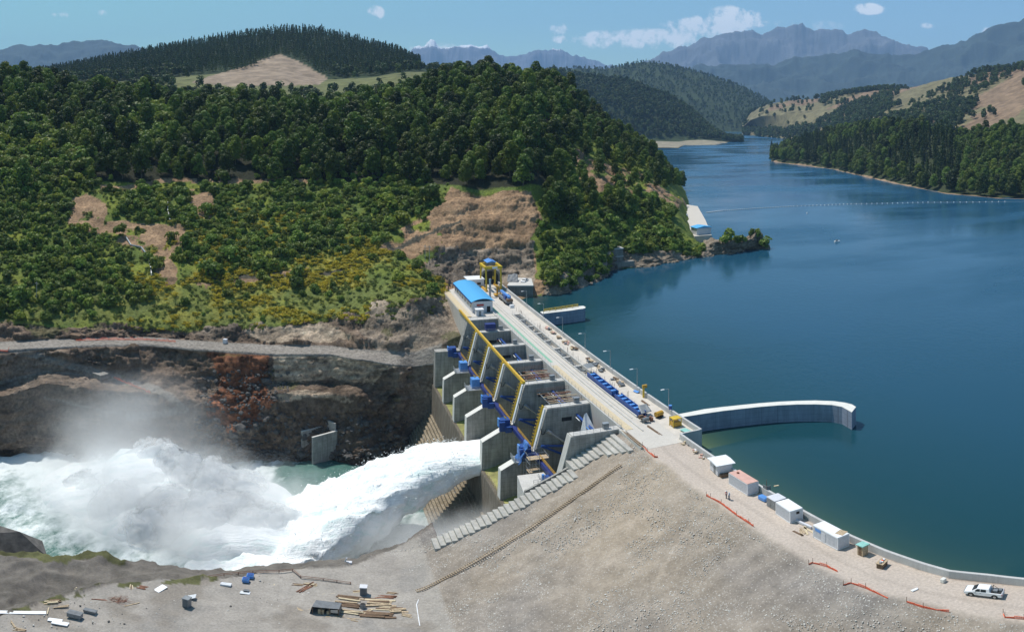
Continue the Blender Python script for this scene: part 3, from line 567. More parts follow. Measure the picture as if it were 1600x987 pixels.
for x_,y_,z_,r_ in [(-90,198,-40,11),(-96,200,-38,8),(-80,196,-42,11),(-72,190,-44,10),(-104,202,-41,10),(-112,200,-45,10),(-62,186,-46,9),(-54,182,-47,8),(-88,186,-45,13),(-100,190,-46,12),(-76,182,-47,11),(-120,192,-48,10),(-106,182,-48,11),(-92,176,-48,10),(-66,178,-49,9),(-44,178,-48,8),(-50,190,-48,6),(-118,206,-47,7),(-60,196,-47,6)]:
    for q in range(3): lob.append((x_+rs.uniform(-3,3),y_+rs.uniform(-2,2),z_+rs.uniform(-3,2),r_*rs.uniform(.6,1),r_*rs.uniform(.6,1),r_*rs.uniform(.55,.95)))
blob_cloud('spray',lob,5,.85,'spray','white churning spray where the jet hits the river')
mm=mist_mat('mist',.34,cen=(-92,189,-48),rad=(62,38,25),ns=.07,thr=.32)
ell('mist',(-92,189,-48),(62,38,25),mm,'white mist cloud billowing over the river')
m3=mist_mat('thin_mist',.045,cen=(-120,214,-36),rad=(48,34,30),ns=.04,thr=.3); ell('mist',(-120,214,-36),(48,34,30),m3,'thin mist drifting up the far rock bank')
m4=mist_mat('fall_mist',.16,cen=(-8,176,-44),rad=(46,22,20),ns=.05,thr=.3); ell('mist',(-8,176,-44),(46,22,20),m4,'pale mist below the near edge of the falling water')
# ---------------------------------------------------------------- trees and shrubs
def leaf_cloud(centers,n_per,size,rng,flat=.0):
    V=[];Fq=[];k=0
    for (c,r) in centers:
        d=rng.normal(size=(n_per,3)); d/=np.linalg.norm(d,axis=1,keepdims=True); d[:,2]=np.where(d[:,2]<-.45,-d[:,2],d[:,2])
        p=np.array(c)+d*np.array(r)*rng.uniform(.72,1.08,(n_per,1))
        nrm=d+rng.normal(size=(n_per,3))*.32; nrm/=np.linalg.norm(nrm,axis=1,keepdims=True)
        h=rng.normal(size=(n_per,3)); a=np.cross(nrm,h); a/=np.linalg.norm(a,axis=1,keepdims=True); b=np.cross(nrm,a)
        sz=size*rng.uniform(.6,1.35,(n_per,1)); 
        q=np.stack([p-a*sz,p-b*sz*.8,p+a*sz,p+b*sz*.8+nrm*sz*.3],1); V.append(q.reshape(-1,3)); Fq.append(np.arange(n_per*4).reshape(-1,4)+k); k+=n_per*4
    return np.concatenate(V),np.concatenate(Fq)
def crown(kind,seed):
    rng=np.random.default_rng(seed)
    if kind=='broad':
        Ht=rng.uniform(15,20); cs=[]
        for i in range(15):
            t=.24+.72*(i+rng.uniform(0,1))/15; rr=(1.0-.75*abs(t-.5)**1.3*1.6)*4.1; a=i*2.4+rng.uniform(-.5,.5); q=rr*rng.uniform(.3,.95)*(1 if i<13 else .2)
            r=rng.uniform(2.0,3.3)*(1.12-.25*t); cs.append(((q*math.cos(a),q*math.sin(a),Ht*t*.92),(r,r,r*.85)))
        return leaf_cloud(cs,105,.55,rng)
    if kind=='shrub':
        cs=[]
        for i in range(8):
            a=rng.uniform(0,6.28);q=rng.uniform(0,1.5); r=rng.uniform(.7,1.25); cs.append(((q*math.cos(a),q*math.sin(a),rng.uniform(.5,2.2)),(r,r,r*.85)))
        return leaf_cloud(cs,46,.34,rng)
    if kind=='broom':
        cs=[((rng.uniform(-.9,.9),rng.uniform(-.9,.9),rng.uniform(.2,.7)),(.6,.6,.45)) for i in range(5)]
        return leaf_cloud(cs,26,.2,rng)
    if kind=='conifer':
        Ht=rng.uniform(20,26); cs=[]
        for i in range(18):
            t=.12+.86*i/17; rr=(1-t)**.8*4.2+.35
            for j in range(3 if t<.7 else 1):
                a=rng.uniform(0,6.28); q=rr*.5*rng.uniform(.6,1.1); cs.append(((q*math.cos(a),q*math.sin(a),Ht*t),(rr*.6,rr*.6,.75)))
        return leaf_cloud(cs,17,.62,rng)
    if kind=='plant':                     # plantation conifer seen from far
        Ht=20; cs=[((0,0,Ht*t),(r,r,2.2)) for t,r in ((.2,3.2),(.4,2.9),(.6,2.3),(.8,1.5),(.95,.7))]
        return leaf_cloud(cs,26,.9,rng)
    if kind=='far':
        cs=[]
        for i in range(7):
            a=rng.uniform(0,6.28);q=rng.uniform(0,3); cs.append(((q*math.cos(a),q*math.sin(a),rng.uniform(5,13)),(3,3,3)))
        return leaf_cloud(cs,24,1.2,rng)
def trunk(Ht,r,seed):
    rng=random.Random(seed); m=MB(); p=(0,0,-1.0)
    for i in range(3):
        q=(rng.uniform(-.3,.3),rng.uniform(-.3,.3),Ht*.28*(i+1)); m.tube(p,q,r*(1-.25*i),6,r*(1-.25*(i+1)),False); p=q
    for i in range(4):
        a=rng.uniform(0,6.28); h=Ht*rng.uniform(.25,.6); m.tube((0,0,h),(2.2*math.cos(a),2.2*math.sin(a),h+2.2),r*.4,4,r*.15,False)
    return m
def proto_mesh(name,kind,seed,mat):
    V,Fq=crown(kind,seed); o=npmesh(name,V,Fq,mat,None,False); me=o.data; bpy.data.objects.remove(o); return me
def scatter(name,pts,scl,meshes,label,lie=False):
    col=bpy.data.collections.new(name+'_kinds')
    for i,me in enumerate(meshes): col.objects.link(bpy.data.objects.new('kind_%02d'%i,me))
    n_=len(pts); me=bpy.data.meshes.new(name); me.vertices.add(n_); me.vertices.foreach_set('co',np.asarray(pts,np.float32).ravel())
    rng=np.random.default_rng(n_)
    for nm,arr in (('sc',scl),('rz',rng.uniform(0,6.28,n_)),('pick',rng.integers(0,len(meshes),n_))):
        a=me.attributes.new(nm,'INT' if nm=='pick' else 'FLOAT','POINT'); a.data.foreach_set('value',np.asarray(arr,np.int32 if nm=='pick' else np.float32))
    o=bpy.data.objects.new(name,me); COL.objects.link(o); tag(o,label,kind='stuff')
    g=bpy.data.node_groups.new(name,'GeometryNodeTree'); g.interface.new_socket('Geometry',in_out='INPUT',socket_type='NodeSocketGeometry'); g.interface.new_socket('Geometry',in_out='OUTPUT',socket_type='NodeSocketGeometry')
    N=g.nodes;Lk=g.links; gi=N.new('NodeGroupInput');go=N.new('NodeGroupOutput'); iop=N.new('GeometryNodeInstanceOnPoints'); ci=N.new('GeometryNodeCollectionInfo')
    ci.inputs['Collection'].default_value=col; ci.inputs['Separate Children'].default_value=True; ci.inputs['Reset Children'].default_value=True
    def na(nm,t):
        x=N.new('GeometryNodeInputNamedAttribute'); x.data_type=t; x.inputs['Name'].default_value=nm; return x.outputs['Attribute']
    cb=N.new('ShaderNodeCombineXYZ'); Lk.new(na('rz','FLOAT'),cb.inputs[2])
    if lie: Lk.new(na('rz','FLOAT'),cb.inputs[0])
    Lk.new(gi.outputs[0],iop.inputs['Points']); Lk.new(ci.outputs[0],iop.inputs['Instance']); iop.inputs['Pick Instance'].default_value=True
    Lk.new(na('pick','INT'),iop.inputs['Instance Index']); Lk.new(cb.outputs[0],iop.inputs['Rotation']); Lk.new(na('sc','FLOAT'),iop.inputs['Scale']); Lk.new(iop.outputs[0],go.inputs[0])
    md=o.modifiers.new('gn','NODES'); md.node_group=g; return o
broad=[proto_mesh('crown','broad',100+i,'leafA') for i in range(7)]; shrubs=[proto_mesh('foliage','shrub',200+i,'leafB') for i in range(6)]
conif=[proto_mesh('crown','conifer',300+i,'leafC') for i in range(4)]; plant=[proto_mesh('crown','plant',400+i,'leafC') for i in range(3)]
fart=[proto_mesh('crown','far',500+i,'leafD') for i in range(4)]; brooms=[proto_mesh('foliage','broom',600+i,'broom') for i in range(3)]
weeds=[proto_mesh('foliage','broom',650+i,'weed') for i in range(3)]
tr_m=[]
for i in range(3):
    o_=trunk(19,.38,i).build('trunk','trunk'); tr_m.append(o_.data); bpy.data.objects.remove(o_)
def tree_thing(name,p,s,rz,cm,tm,label,group):
    o=thing(name,label,'tree',tuple(p),rz,group); o.scale=(s,s,s*random.uniform(.9,1.1))
    a=bpy.data.objects.new('crown',cm); COL.objects.link(a); a.parent=o
    b=bpy.data.objects.new('trunk',tm); COL.objects.link(b); b.parent=o
def ringscore(P): return np.hypot(P[:,0],P[:,1])
# forest
fm=(((R_>11.0)&(U_<860))|((R_>9.9)&(U_>=860))).astype(float)*(~bare)*(R_<15)
lfs=inpoly(nu_,nv_,[(-160,205),(0,205),(60,190),(118,205),(140,300),(-160,300)])|inpoly(nu_,nv_,[(185,215),(215,170),(262,165),(270,215),(230,250)]); fm=np.where(lfs,.03,fm); fm=np.where((R_>14.4),0,fm); fm=np.where(U_>1085,0,fm); fm=np.where((U_>1030)&(V_>293),0,fm)
Q,qu,qv,qr=LB.sample(5200,fm); k=dart(Q,RNG.uniform(4.6,7.5,len(Q))); Q,qu,qv,qr=Q[k],qu[k],qv[k],qr[k]
scl=RNG.uniform(.55,1.2,len(Q))*(1+.3*fbm(Q/30,3,77))*np.where(qu>900,.72,1)*np.where(qr<11.5,.9,1)
dd_=ringscore(Q); oi=np.argsort(dd_/scl); near,far=oi[:300],oi[300:]
fl=['dark green broadleaf tree at the lower edge of the dense forest','dark broadleaf tree in the forest on the left side of the hill','broadleaf tree in the forest above the dam']
for j in near:
    lab=fl[1] if qu[j]<330 else fl[2] if qu[j]>640 else fl[0]
    tree_thing('broadleaf_tree',Q[j]-np.array((0,0,.6)),float(scl[j]),random.uniform(0,6.28),random.choice(broad),random.choice(tr_m),lab,lab.replace('tree','trees',1))
scatter('forest',Q[far]-np.array((0,0,.6)),scl[far],broad,'dense dark green forest covering the hill')
# shrubs on the cleared slope
shm=np.zeros(U_.shape)
shm=np.where((R_>6.9)&(R_<11.1)&(U_<700)&(~bare)&(~road)&(~rocky),.35,shm)
dense=inpoly(nu_,nv_,[(-160,180),(60,180),(140,300),(110,350),(160,370),(200,410),(240,480),(-160,505)])|inpoly(nu_,nv_,[(300,300),(340,290),(520,262),(640,250),(680,290),(680,345),(640,350),(560,380),(480,415),(330,432),(268,400),(262,345)])|inpoly(nu_,nv_,[(160,295),(290,300),(300,345),(250,365),(190,350)])
clus=ss(-.2,.25,fbm(LB.P/13,4,66)); lowop=1-.7*ss(375,430,V_)*(U_>120); shm=shm*(.2+1.3*clus)*lowop; shm=np.where(dense&(~bare)&(R_>6.9)&(R_<11.4),.5+2.0*clus,shm); shm=np.where(lfs,2.0,shm)
shm=np.where((U_>845)&(R_>7.9)&(R_<10.6)&(~bare)&(~rockshore),1.8,shm); shm=np.where(inpoly(nu_,nv_,[(832,350),(870,320),(950,360),(1090,350),(1100,395),(950,400),(945,440),(880,455),(850,450)])&(R_>7.6),2.0,shm)
shm=np.where((U_>1110)&(R_>8.2)&(R_<10),.25,shm); shm=np.where(track,0,shm); shm=np.where((U_>1052)&(U_<1120)&(R_>9.2),0,shm)
Q,qu,qv,qr=LB.sample(9000,shm); scl=RNG.lognormal(.08,.38,len(Q))*np.where(qu>845,1.15,1)*np.where(qr>11.2,1.9,1)
k=dart(Q,1.6*scl+.3); Q,qu,qv,scl=Q[k],qu[k],qv[k],scl[k]
oi=np.argsort(ringscore(Q)/scl); near,far=oi[:300],oi[300:]
for j in near:
    o=bpy.data.objects.new('shrub',random.choice(shrubs)); COL.objects.link(o); o.location=Q[j]-np.array((0,0,.3)); o.rotation_euler=(0,0,random.uniform(0,6.28)); o.scale=(scl[j],)*3
    lab='leafy green shrub on the grassy slope of the far bank' if qu[j]<845 else 'leafy green shrub on the shore slope beside the lake'
    tag(o,lab,'shrub',lab.replace('shrub','shrubs',1))
scatter('shrubbery',Q[far]-np.array((0,0,.3)),scl[far],shrubs,'green bushes covering the cleared slope')
bmk=((R_>6.8)&(R_<10.2)&(U_>200)&(U_<700)&(~bare)&(~road)&(~rocky)).astype(float)*ss(-.1,.3,fbm(P/14,4,41)); bmk=np.where(inpoly(nu_,nv_,[(250,380),(560,330),(700,385),(640,470),(560,520),(300,500),(230,450)]),bmk*3,bmk)
Q,_,_,_=LB.sample(1300,bmk); scatter('yellow_broom',Q,RNG.uniform(.5,1.4,len(Q)),brooms,'yellow flowering broom bushes scattered on the slope')
wmk=((R_>6.7)&(R_<11)&(U_<720)&(~bare)&(~road)).astype(float); Q,_,_,_=LB.sample(3800,wmk); scatter('undergrowth',Q,RNG.uniform(.4,1.2,len(Q)),weeds,'low grassy undergrowth on the slope')
# far woods
pm=((PH.r>3.02)&(PH.r<5.4)&(PH.u<655)).astype(float)*(~inpoly(PH.u,PH.v,[(340,125),(395,102),(437,84),(470,98),(512,124)])); Q,_,_,_=PH.sample(16000,pm); k=dart(Q,np.full(len(Q),4.6)); Q=Q[k]
scatter('pine_plantation',Q,RNG.uniform(.55,1.05,len(Q)),plant,'dark pine plantation covering the round hill')
m2=((PH.r>1.2)&(PH.r<2.9)).astype(float)*ss(.12,.3,fbm(PH.P/90,3,3)); m2=m2+((PH.r<1.1)|((PH.r>2.75)&(PH.r<3.3)&((PH.u<300)|(PH.u>515)))).astype(float)*.8; m2=np.where((PH.u>270)&(PH.u<715)&(PH.r>1)&(PH.r<3.0),m2*.03,m2)
Q,_,_,_=PH.sample(1500,m2); scatter('far_trees',Q,RNG.uniform(.7,1.2,len(Q)),fart,'broadleaf woods around the pasture')
for l_,n_,msk,nm,lab,pr in ((HA,5200,(HA.r>1.05),'far_wood','forest on the far hill beyond the lake',fart+plant[:1]),(HB,4200,(HB.r>2.0)&(HB.r<4.6),'hill_wood','forest on the hill beside the lake inlet',fart)):
    Q,_,_,_=l_.sample(n_,msk.astype(float)); scatter(nm,Q,RNG.uniform(.7,1.2,len(Q)),pr,lab)
hm=ss(-.06,.05,fbm(HR.P/150,4,17)-.03)*(HR.r>1)+(HR.r<2)*(HR.u<1400)*.5; hm=np.where(inpoly(HR.u,HR.v,[(1180,160),(1280,150),(1285,180),(1235,205),(1180,207)]),hm*.1,hm); hm=np.where(inpoly(HR.u,HR.v,[(1380,145),(1500,122),(1600,112),(1600,150),(1500,165),(1400,160)]),hm*.35,hm)
Q,_,_,_=HR.sample(6500,np.clip(hm,0,1)); scatter('farmland_trees',Q,RNG.uniform(.7,1.4,len(Q)),fart,'woods and hedges between the brown fields')
pm=(PE.r>1.25).astype(float)*(PE.r<4.8); Q,qu,_,qr=PE.sample(5200,pm); k=dart(Q,np.full(len(Q),6.)); Q,qu,qr=Q[k],qu[k],qr[k]
isc=(fbm(Q/70,3,5)>-.02)&(qu<1500)&(qr>2.1); A=Q[isc];B=Q[~isc]; oi=np.argsort(ringscore(A)); sA=RNG.uniform(.5,1.1,len(A))
for j in oi[:150]: tree_thing('conifer',A[j]-np.array((0,0,.6)),float(sA[j]),random.uniform(0,6.28),random.choice(conif),random.choice(tr_m),'dark pointed conifer on the wooded peninsula across the lake','conifers on the wooded peninsula')
scatter('conifer_wood',A[oi[150:]],sA[oi[150:]],conif,'dark conifers on the peninsula'); scatter('peninsula_wood',B,RNG.uniform(.7,1.25,len(B)),broad,'broadleaf trees along the peninsula shore')
# stones and rubble
def stone_mesh(name,seed,mat,r=1.0):
    import bmesh
    bm=bmesh.new(); bmesh.ops.create_icosphere(bm,subdivisions=2,radius=r); v=np.array([q.co[:] for q in bm.verts]); f=np.array([[q.index for q in g.verts] for g in bm.faces]); bm.free()
    v=v*(1+.5*fbm(v*1.3+seed*9,3,seed)[:,None])*np.array((1,.8,.62)); o=npmesh(name,v,f,mat,None,False); me=o.data; bpy.data.objects.remove(o); return me
stones=[stone_mesh('stone',i,'stone') for i in range(4)]; rocks=[stone_mesh('rock',10+i,'rock') for i in range(4)]
n_=42000; s_=RNG.uniform(52,150,n_); w_=RNG.uniform(10,78,n_); zz=near_z(s_[None],w_[None])[0]; kp=(w_<we(s_)-.8)&(s_<150.5)&(vnoise(np.stack([s_/8,w_/8,0*s_],-1),4)>-.45+.0*s_)
pts=np.stack([s_*TX+w_*NX,s_*TY+w_*NY,zz],-1)[kp]; scatter('rubble',pts,np.clip(RNG.lognormal(-2.6,.42,len(pts)),.03,.2),stones,'loose stones on the rockfill slope',True)
rm=((R_>1.0)&(R_<2.6)&(U_>300)&(U_<640)).astype(float)+((R_>.9)&(R_<4.5)&(U_>310)&(U_<450))*1.2; Q,_,_,_=LB.sample(1800,rm); scatter('boulders',Q,RNG.lognormal(-.75,.45,len(Q)),rocks,'dark boulders along the river edge',True)
dv3=JV[20:,:].reshape(-1,3); ii=RNG.integers(0,len(dv3),5200); dp3=dv3[ii]+RNG.normal(size=(5200,3))*np.array((.8,.8,.8))+np.array((0,0,.3)); jm=[stone_mesh('drop',30+i,'jet') for i in range(2)]
scatter('spray_droplets',dp3,np.clip(RNG.lognormal(-2.6,.5,5200),.03,.2),jm,'torn drops and strands of white water around the jet',True)
n_=2600; s_=RNG.uniform(100,150,n_); w_=RNG.uniform(-75,22,n_); kp=s_<np.interp(w_,yw[oy],ys[oy])-.5; s_,w_=s_[kp],w_[kp]; kp=vnoise(np.stack([s_/5,w_/5,0*s_],-1),9)>-.1; s_,w_=s_[kp],w_[kp]
scatter('yard_stones',np.stack([s_*TX+w_*NX,s_*TY+w_*NY,near_z(s_[None],w_[None])[0]],-1),np.clip(RNG.lognormal(-2.5,.5,len(s_)),.03,.3),stones+rocks[:1],'loose stones scattered on the yard',True)
#PART2BEGIN
M['white_conc']=plain('white_and_sunlit_concrete',(.66,.64,.60),.85,0,.08,.7)  # white copings and block; on pier edges the pale tone paints sunlight
# ---------------------------------------------------------------- the dam
LBd=np.hypot(LB.P[...,0],LB.P[...,1]); LBu=800+F*np.arctan2(LB.P[...,0],LB.P[...,1]); LBv=VH+F*np.arctan((H-LB.P[...,2])/LBd)
def LP(u,v,lift=0.0):
    k=np.argmin(((LBu-u)**2+(LBv-v)**2)+LBd*.01); p=LB.P.reshape(-1,3)[k]; return (float(p[0]),float(p[1]),float(p[2])+lift)
dam=thing('concrete_dam','grey concrete gated spillway dam with tall piers between river and lake','dam',(0,0,0),ROT)
def dp(name,mb,mat,**k): return mb.build(name,mat,dam,**k)
dp('deck',MB().box(69,75.5,140.5,322,-34,0.03).box(78,83.4,142.7,322,-34,.025).box(75.5,78,140.5,322,-34,-1.1).box(75.5,78,140.5,157,-1.1,.03).box(75.5,78,262,322,-1.1,.03),'deck')
for s_ in range(191,262,9): dp('cross_beam',MB().box(75.5,78,s_,s_+.8,-1.0,.10),'conc_light')
dp('deck_extension',MB().box(58,69,262,322,-30,.02),'deck')
dp('road_surface',MB().box(78.3,82.9,143.2,321,.03,.045),plain('road_concrete',(.56,.51,.45),.9,0,.12,.5))
def wall_poly(pts,th,z0,z1):
    m=MB(); P_=[np.array(p,float) for p in pts]; L_=[];R_2=[]
    for i,p in enumerate(P_):
        a=P_[max(i-1,0)];b=P_[min(i+1,len(P_)-1)]; t=(b-a)/np.linalg.norm(b-a); nn=np.array((t[1],-t[0]))*th/2; L_.append(p+nn);R_2.append(p-nn)
    k=len(P_); v=[(*q,z0) for q in L_]+[(*q,z0) for q in R_2]+[(*q,z1) for q in L_]+[(*q,z1) for q in R_2]; f=[]
    for i in range(k-1): f+=[(i,i+1,2*k+i+1,2*k+i),(k+i+1,k+i,3*k+i,3*k+i+1),(2*k+i,2*k+i+1,3*k+i+1,3*k+i)]
    f+=[(0,2*k,3*k,k),(k-1,2*k-1,4*k-1,3*k-1)]; return m.add(v,f)
par=thing('parapet_wall','pale concrete parapet wall along the lake edge of the crest','wall',(0,0,0),ROT)
wall_poly([(83.45,321.8),(83.45,142.45)],.5,-9,1.35).build('wall',M['parapet'],par); wall_poly([(83.2,142.45),(78.3,142.45)],.5,-9,1.35).build('wall',M['parapet'],par)
PARL=[(78.2,142.1),(78,128),(78,111),(78,94),(78.05,87.4),(78.5,80.3),(79.4,73.5),(80.2,69.2),(82.7,64.3),(84.7,59.6),(90,47),(100,25)]
wall_poly([(a,b) for a,b in PARL],.5,-9,1.45).build('wall',M['parapet'],par)
dp('crest_wall',MB().box(68.4,69.0,141.5,152.9,-6,.25),'conc_light')
SP=[258,242,225,208,189.5,171.2]
for i,s0 in enumerate(SP):
    if i==0: poly=[(69.2,-.01),(58,-.01),(55.2,-11.2),(46.5,-11.2),(46.3,-32),(69.2,-32)]; th=3.4
    else: poly=[(69.2,-.01),(58,-.01),(55.3,-11.2),(53,-12.4),(46.5,-16.3),(46.3,-32),(69.2,-32)]; th=2.5
    m=MB().prismY(poly[::-1],s0,s0+th); p=dp('pier',m,'conc')
    MB().box(58.1,69,s0+.25,s0+th-.25,.0,.16).build('pier_cap',M['conc_light'],p)
    if i: 
        eo=[(58,0),(55.3,-11.2),(53,-12.4),(46.5,-16.3),(46.3,-25)]; em=MB()
        for (xa,za),(xb,zb) in zip(eo[:-1],eo[1:]):
            dx,dz_=xb-xa,zb-za; ll=math.hypot(dx,dz_); nx,nz=-dz_/ll,dx/ll
            if nx>0: nx,nz=-nx,-nz
            if abs(dx)>abs(dz_): nx,nz=(nx,nz) if nz>0 else (-nx,-nz)
            em.prismY([(xa+nx*.05,za+nz*.05),(xb+nx*.05,zb+nz*.05),(xb-nx*.2,zb-nz*.2),(xa-nx*.2,za-nz*.2)],s0+.1,s0+th-.1)
        em.build('pier_edge',M['white_conc'],p)  # sunlight on the downstream faces and nose tops painted as paler strips
        MB().box(61.6,64.2,s0-.004,s0+.05,-4.0,-2.9).build('opening',M['dark'],p)
    MB().path([(57.6,s0-.3,-5.5),(57.0,s0-.25,-6.9),(56.5,s0-.25,-6.9),(56.3,s0-.25,-5.2)],.09,5).build('hose',M['rubber'],p)
    cc=MB().tube((57.9,s0-.9,-5.9),(63.2,s0-1.2,-10.6),.28,8).tube((57.6,s0-.9,-5.6),(58.6,s0-.9,-6.5),.5,8).build('hydraulic_cylinder',M['steel'],p)
    MB().rail([(59,s0+.2,.15),(68.6,s0+.2,.15)],1.0,2.2,.035).build('guard_rail',M['steel'],p)
# abutment
ab=dp('abutment',MB().prismY([(69.2,-.01),(57.4,-.01),(54.3,-13),(54.0,-32),(69.2,-32)][::-1],153,155.6),'conc')
MB().box(57.6,69,153.2,155.4,0,.16).build('pier_cap',M['conc_light'],ab); MB().rail([(57.8,153.2,.15),(69,153.2,.15)],1.0,1.6,.04,3).build('guard_rail',M['steel'],ab)
MB().prismY([(57.2,0.02),(57.4,-.01),(54.3,-13),(54.0,-24),(53.8,-24),(54.1,-13)],153.1,155.5).build('pier_edge',M['conc_light'],ab)
dp('spillway_floor',MB().prismY([(69,-40),(69,-15),(63,-18.4),(57,-21.4),(51,-23.9),(47,-25.15),(46.62,-25.2),(46.62,-40)],149.9,262),'moss')
dp('spillway_face',MB().prismY([(47,-44),(46.9,-25.16),(46.3,-25.2),(46.1,-25.6),(45.5,-36.7),(45.5,-44)],149.9,262),'conc_stain')
m=MB(); w0,z0=45.6,-36.6; prof=[(w0,-58),(w0,z0)]
for i in range(21): prof+=[(w0-.78*(i+1)+.06,z0-1.0*i),(w0-.78*(i+1),z0-1.0*(i+1))]
for i in range(21): m.box(w0-.78*(i+1),w0-.78*i+.02,150,262.5,-60,z0-1.0*i)
dp('spillway_steps',m,'step')
# coloured lip rail and concrete platform by the near training wall
dp('lip_rail',MB().rail([(46.9,186,-25.2),(46.9,173.8,-25.2)],1.1,2,.05),'wood')
dp('platform',MB().prismZ([(46.6,151.9),(56.6,151.9),(56.6,163.5),(48.2,163.5)],-32,-14.0),'conc_light')
dp('sloped_wall',MB().prismY([(46.2,-15),(57.3,-9.5),(57.3,-6.4),(46.2,-11.8)],151.2,151.8),'conc')
dp('training_wall',MB().prismY([(28,-58),(47,-58),(47,-12.5),(28,-21.6)],149.25,149.9),'conc_dark')
# stepped concrete blocks down the edge of the rockfill
M['stair']=concrete('stair_concrete',(.44,.42,.385),.35,False)
for i in range(36):
    w1=67.4-1.15*i; zt=-(69.3-w1)/2+.25
    y0=142.8+1.0*i if i<4 else (147.8 if w1>57 else 145.1)-.25*(i%3); y1=152.9 if w1>57 else 149.2
    dp('stair_block',MB().box(w1-1.15,w1-.02,y0,y1,zt-(2.4 if w1>56 else 30),zt),'stair',bevel=.04)
# deck furniture
dp('kerb',MB().box(69.0,69.35,153,276,.03,.55).box(72.9,73.15,150,280,.03,.3).box(74.0,74.2,158,280,.03,.22).box(75.2,75.5,158,262,.03,.5).box(78.0,78.25,158,262,.03,.5),'conc_light')
dp('painted_walkway',MB().box(70.6,71.5,206,276,.03,.05),'green'); dp('timber_walkway',MB().box(69.9,71.6,152,203,.03,.09),'wood_l')
dp('walkway_rail',MB().rail([(69.2,153,.5),(69.2,262,.5)],1.05,2.4,.035).rail([(75.35,190,.5),(75.35,262,.5)],1.0,3,.03).rail([(78.15,158,.5),(78.15,262,.5)],1.0,3.5,.035),'steel')
# gates and trunnion beams
bn=['bay nearest the blue-roofed building','second bay from the blue-roofed building','bay behind the two planked bays','farther of the two planked bays','bay spilling white water','bay beside the stepped concrete abutment']
bn=['first bay, nearest the blue-roofed building','second bay, with the small flag on its wall','third bay from the blue-roofed building','fourth bay from the blue-roofed building','fifth bay, below the near stack of planks','last bay, beside the stepped abutment']
for i,s0 in enumerate(SP):
    sn=(SP[i+1]+2.5) if i<5 else 155.6; y0,y1=sn+.15,s0-.15; L_=y1-y0
    g=thing('radial_gate','blue steel radial gate closing the '+bn[i],'gate',D(y0,56,-9.6),ROT,'radial gates of the dam')
    arc=[(11.6*math.cos(t),11.6*math.sin(t)) for t in np.linspace(math.radians(38),math.radians(-42 if i!=3 else -10),12)]; arc2=[((12.1)*math.cos(t),(12.1)*math.sin(t)) for t in np.linspace(math.radians(-42 if i!=3 else -10),math.radians(38),12)]
    MB().prismY(arc+arc2,0,L_).build('skin_plate',M['blue'],g)
    for yy in (1.2,L_-1.2):
        a=MB(); 
        for t in (-.15,-.55): a.tube((0,yy,0),(11.6*math.cos(t),yy,11.6*math.sin(t)),.32,6)
        a.build('arm',M['blue'],g)
    MB().cbox((9.3,L_*.45,6.0),(2.6,4.6,.2),0,-1.0).build('top_panel',M['blue_l'],g); MB().cbox((8.75,L_*.82,6.9),(.5,2.4,.15),0,-1.0).build('strut',M['white'],g)
    t=thing('trunnion_beam','deep blue steel trunnion beam across the '+bn[i],'beam',D(y0,52.6,-12.4),ROT,'blue trunnion beams between the piers')
    MB().box(1.6,2.7,-.1,L_+.2,-.6,.6).build('beam',M['blue_d'],t)
    if i not in (1,2): 
        b_=MB().box(-1.3,1.3,L_+.1,L_+2.5,.1,2.4).box(-1.7,-.2,L_-.7,L_+.1,-.7,2.1).box(-.2,1.5,L_-1.2,L_+.1,-1.0,.7); b_.build('anchor_block',M['blue'],t); MB().box(-1.65,-1.3,L_+.5,L_+2.0,.2,2.7).build('bracket',M['blue_l'],t)
    else:
        MB().box(-2.6,2.4,L_-2.6,L_+2.4,-.9,-.7).build('work_platform',M['steel'],t); MB().box(-.9,1.6,L_-.8,L_+1.9,-.7,2.3).build('anchor_block',M['blue_l'],t); MB().rail([(-2.6,L_-2.6,-.7),(2.4,L_-2.6,-.7),(2.4,L_+2.4,-.7)],1.1,1.2,.05,2).rail([(-2.6,L_-2.6,-.7),(-2.6,L_+2.4,-.7)],1.1,1.2,.05,2).build('guard_rail',M['steel'],t)
    MB().rail([(2.2,.3,.6),(2.2,L_*.75,.6)],1.1,1.2,.06,3).build('guard_rail',M['yellow_d'],t)
pn=['second pier','third pier','fourth pier','fifth pier','sixth pier']
for i in range(1,6):
    s0=SP[i]; t=thing('access_ladder','yellow caged ladder climbing the %s counted from the blue-roofed building'%pn[i-1],'ladder',D(s0,58,0),ROT,'yellow ladders on the piers')
    a=np.array((-.55,0,.3)); b=np.array((-3.2,0,-11.0))
    m=MB()
    for yy in (1.3,1.75,2.35): m.tube(a+(0,yy,0),b+(0,yy,0),.17,5)
    for k in range(26):
        p_=a+(b-a)*k/25; m.tube(p_+(0,1.3,0),p_+(0,2.35,0),.09,4)
        if k%2: m.tube(p_+(0,1.3,0),p_+(-.7,1.5,.1),.05,4).tube(p_+(0,2.35,0),p_+(-.7,2.1,.1),.05,4).tube(p_+(-.7,1.5,.1),p_+(-.7,2.1,.1),.05,4)
    m.build('ladder_frame',M['yellow'],t)
    MB().cbox((-1.95,.3,-5.4),(.3,.9,11.4),0,-.235).build('cable_tray',M['white'],t)
    MB().tube((-3.6,.9,-11.3),(-5.2,1.2,-9.6),.14,5).tube((-3.6,1.7,-11.3),(-5.2,2.0,-9.6),.14,5).build('lifting_arm',M['yellow'],t)
t=thing('yellow_beam','long yellow box beam resting across the tops of the first piers','beam',D(190.5,57.6,.16),ROT)
MB().box(0,.75,0,81,0,.62).build('beam',M['yellow'],t); MB().box(-.02,.3,.2,80.8,.62,.74).build('flange',M['yellow_d'],t)
m=MB()
for k in range(9): m.box(.1,.9,2+9.5*k,2.3+9.5*k,-.15,0)
m.build('clamp',M['steel'],t)
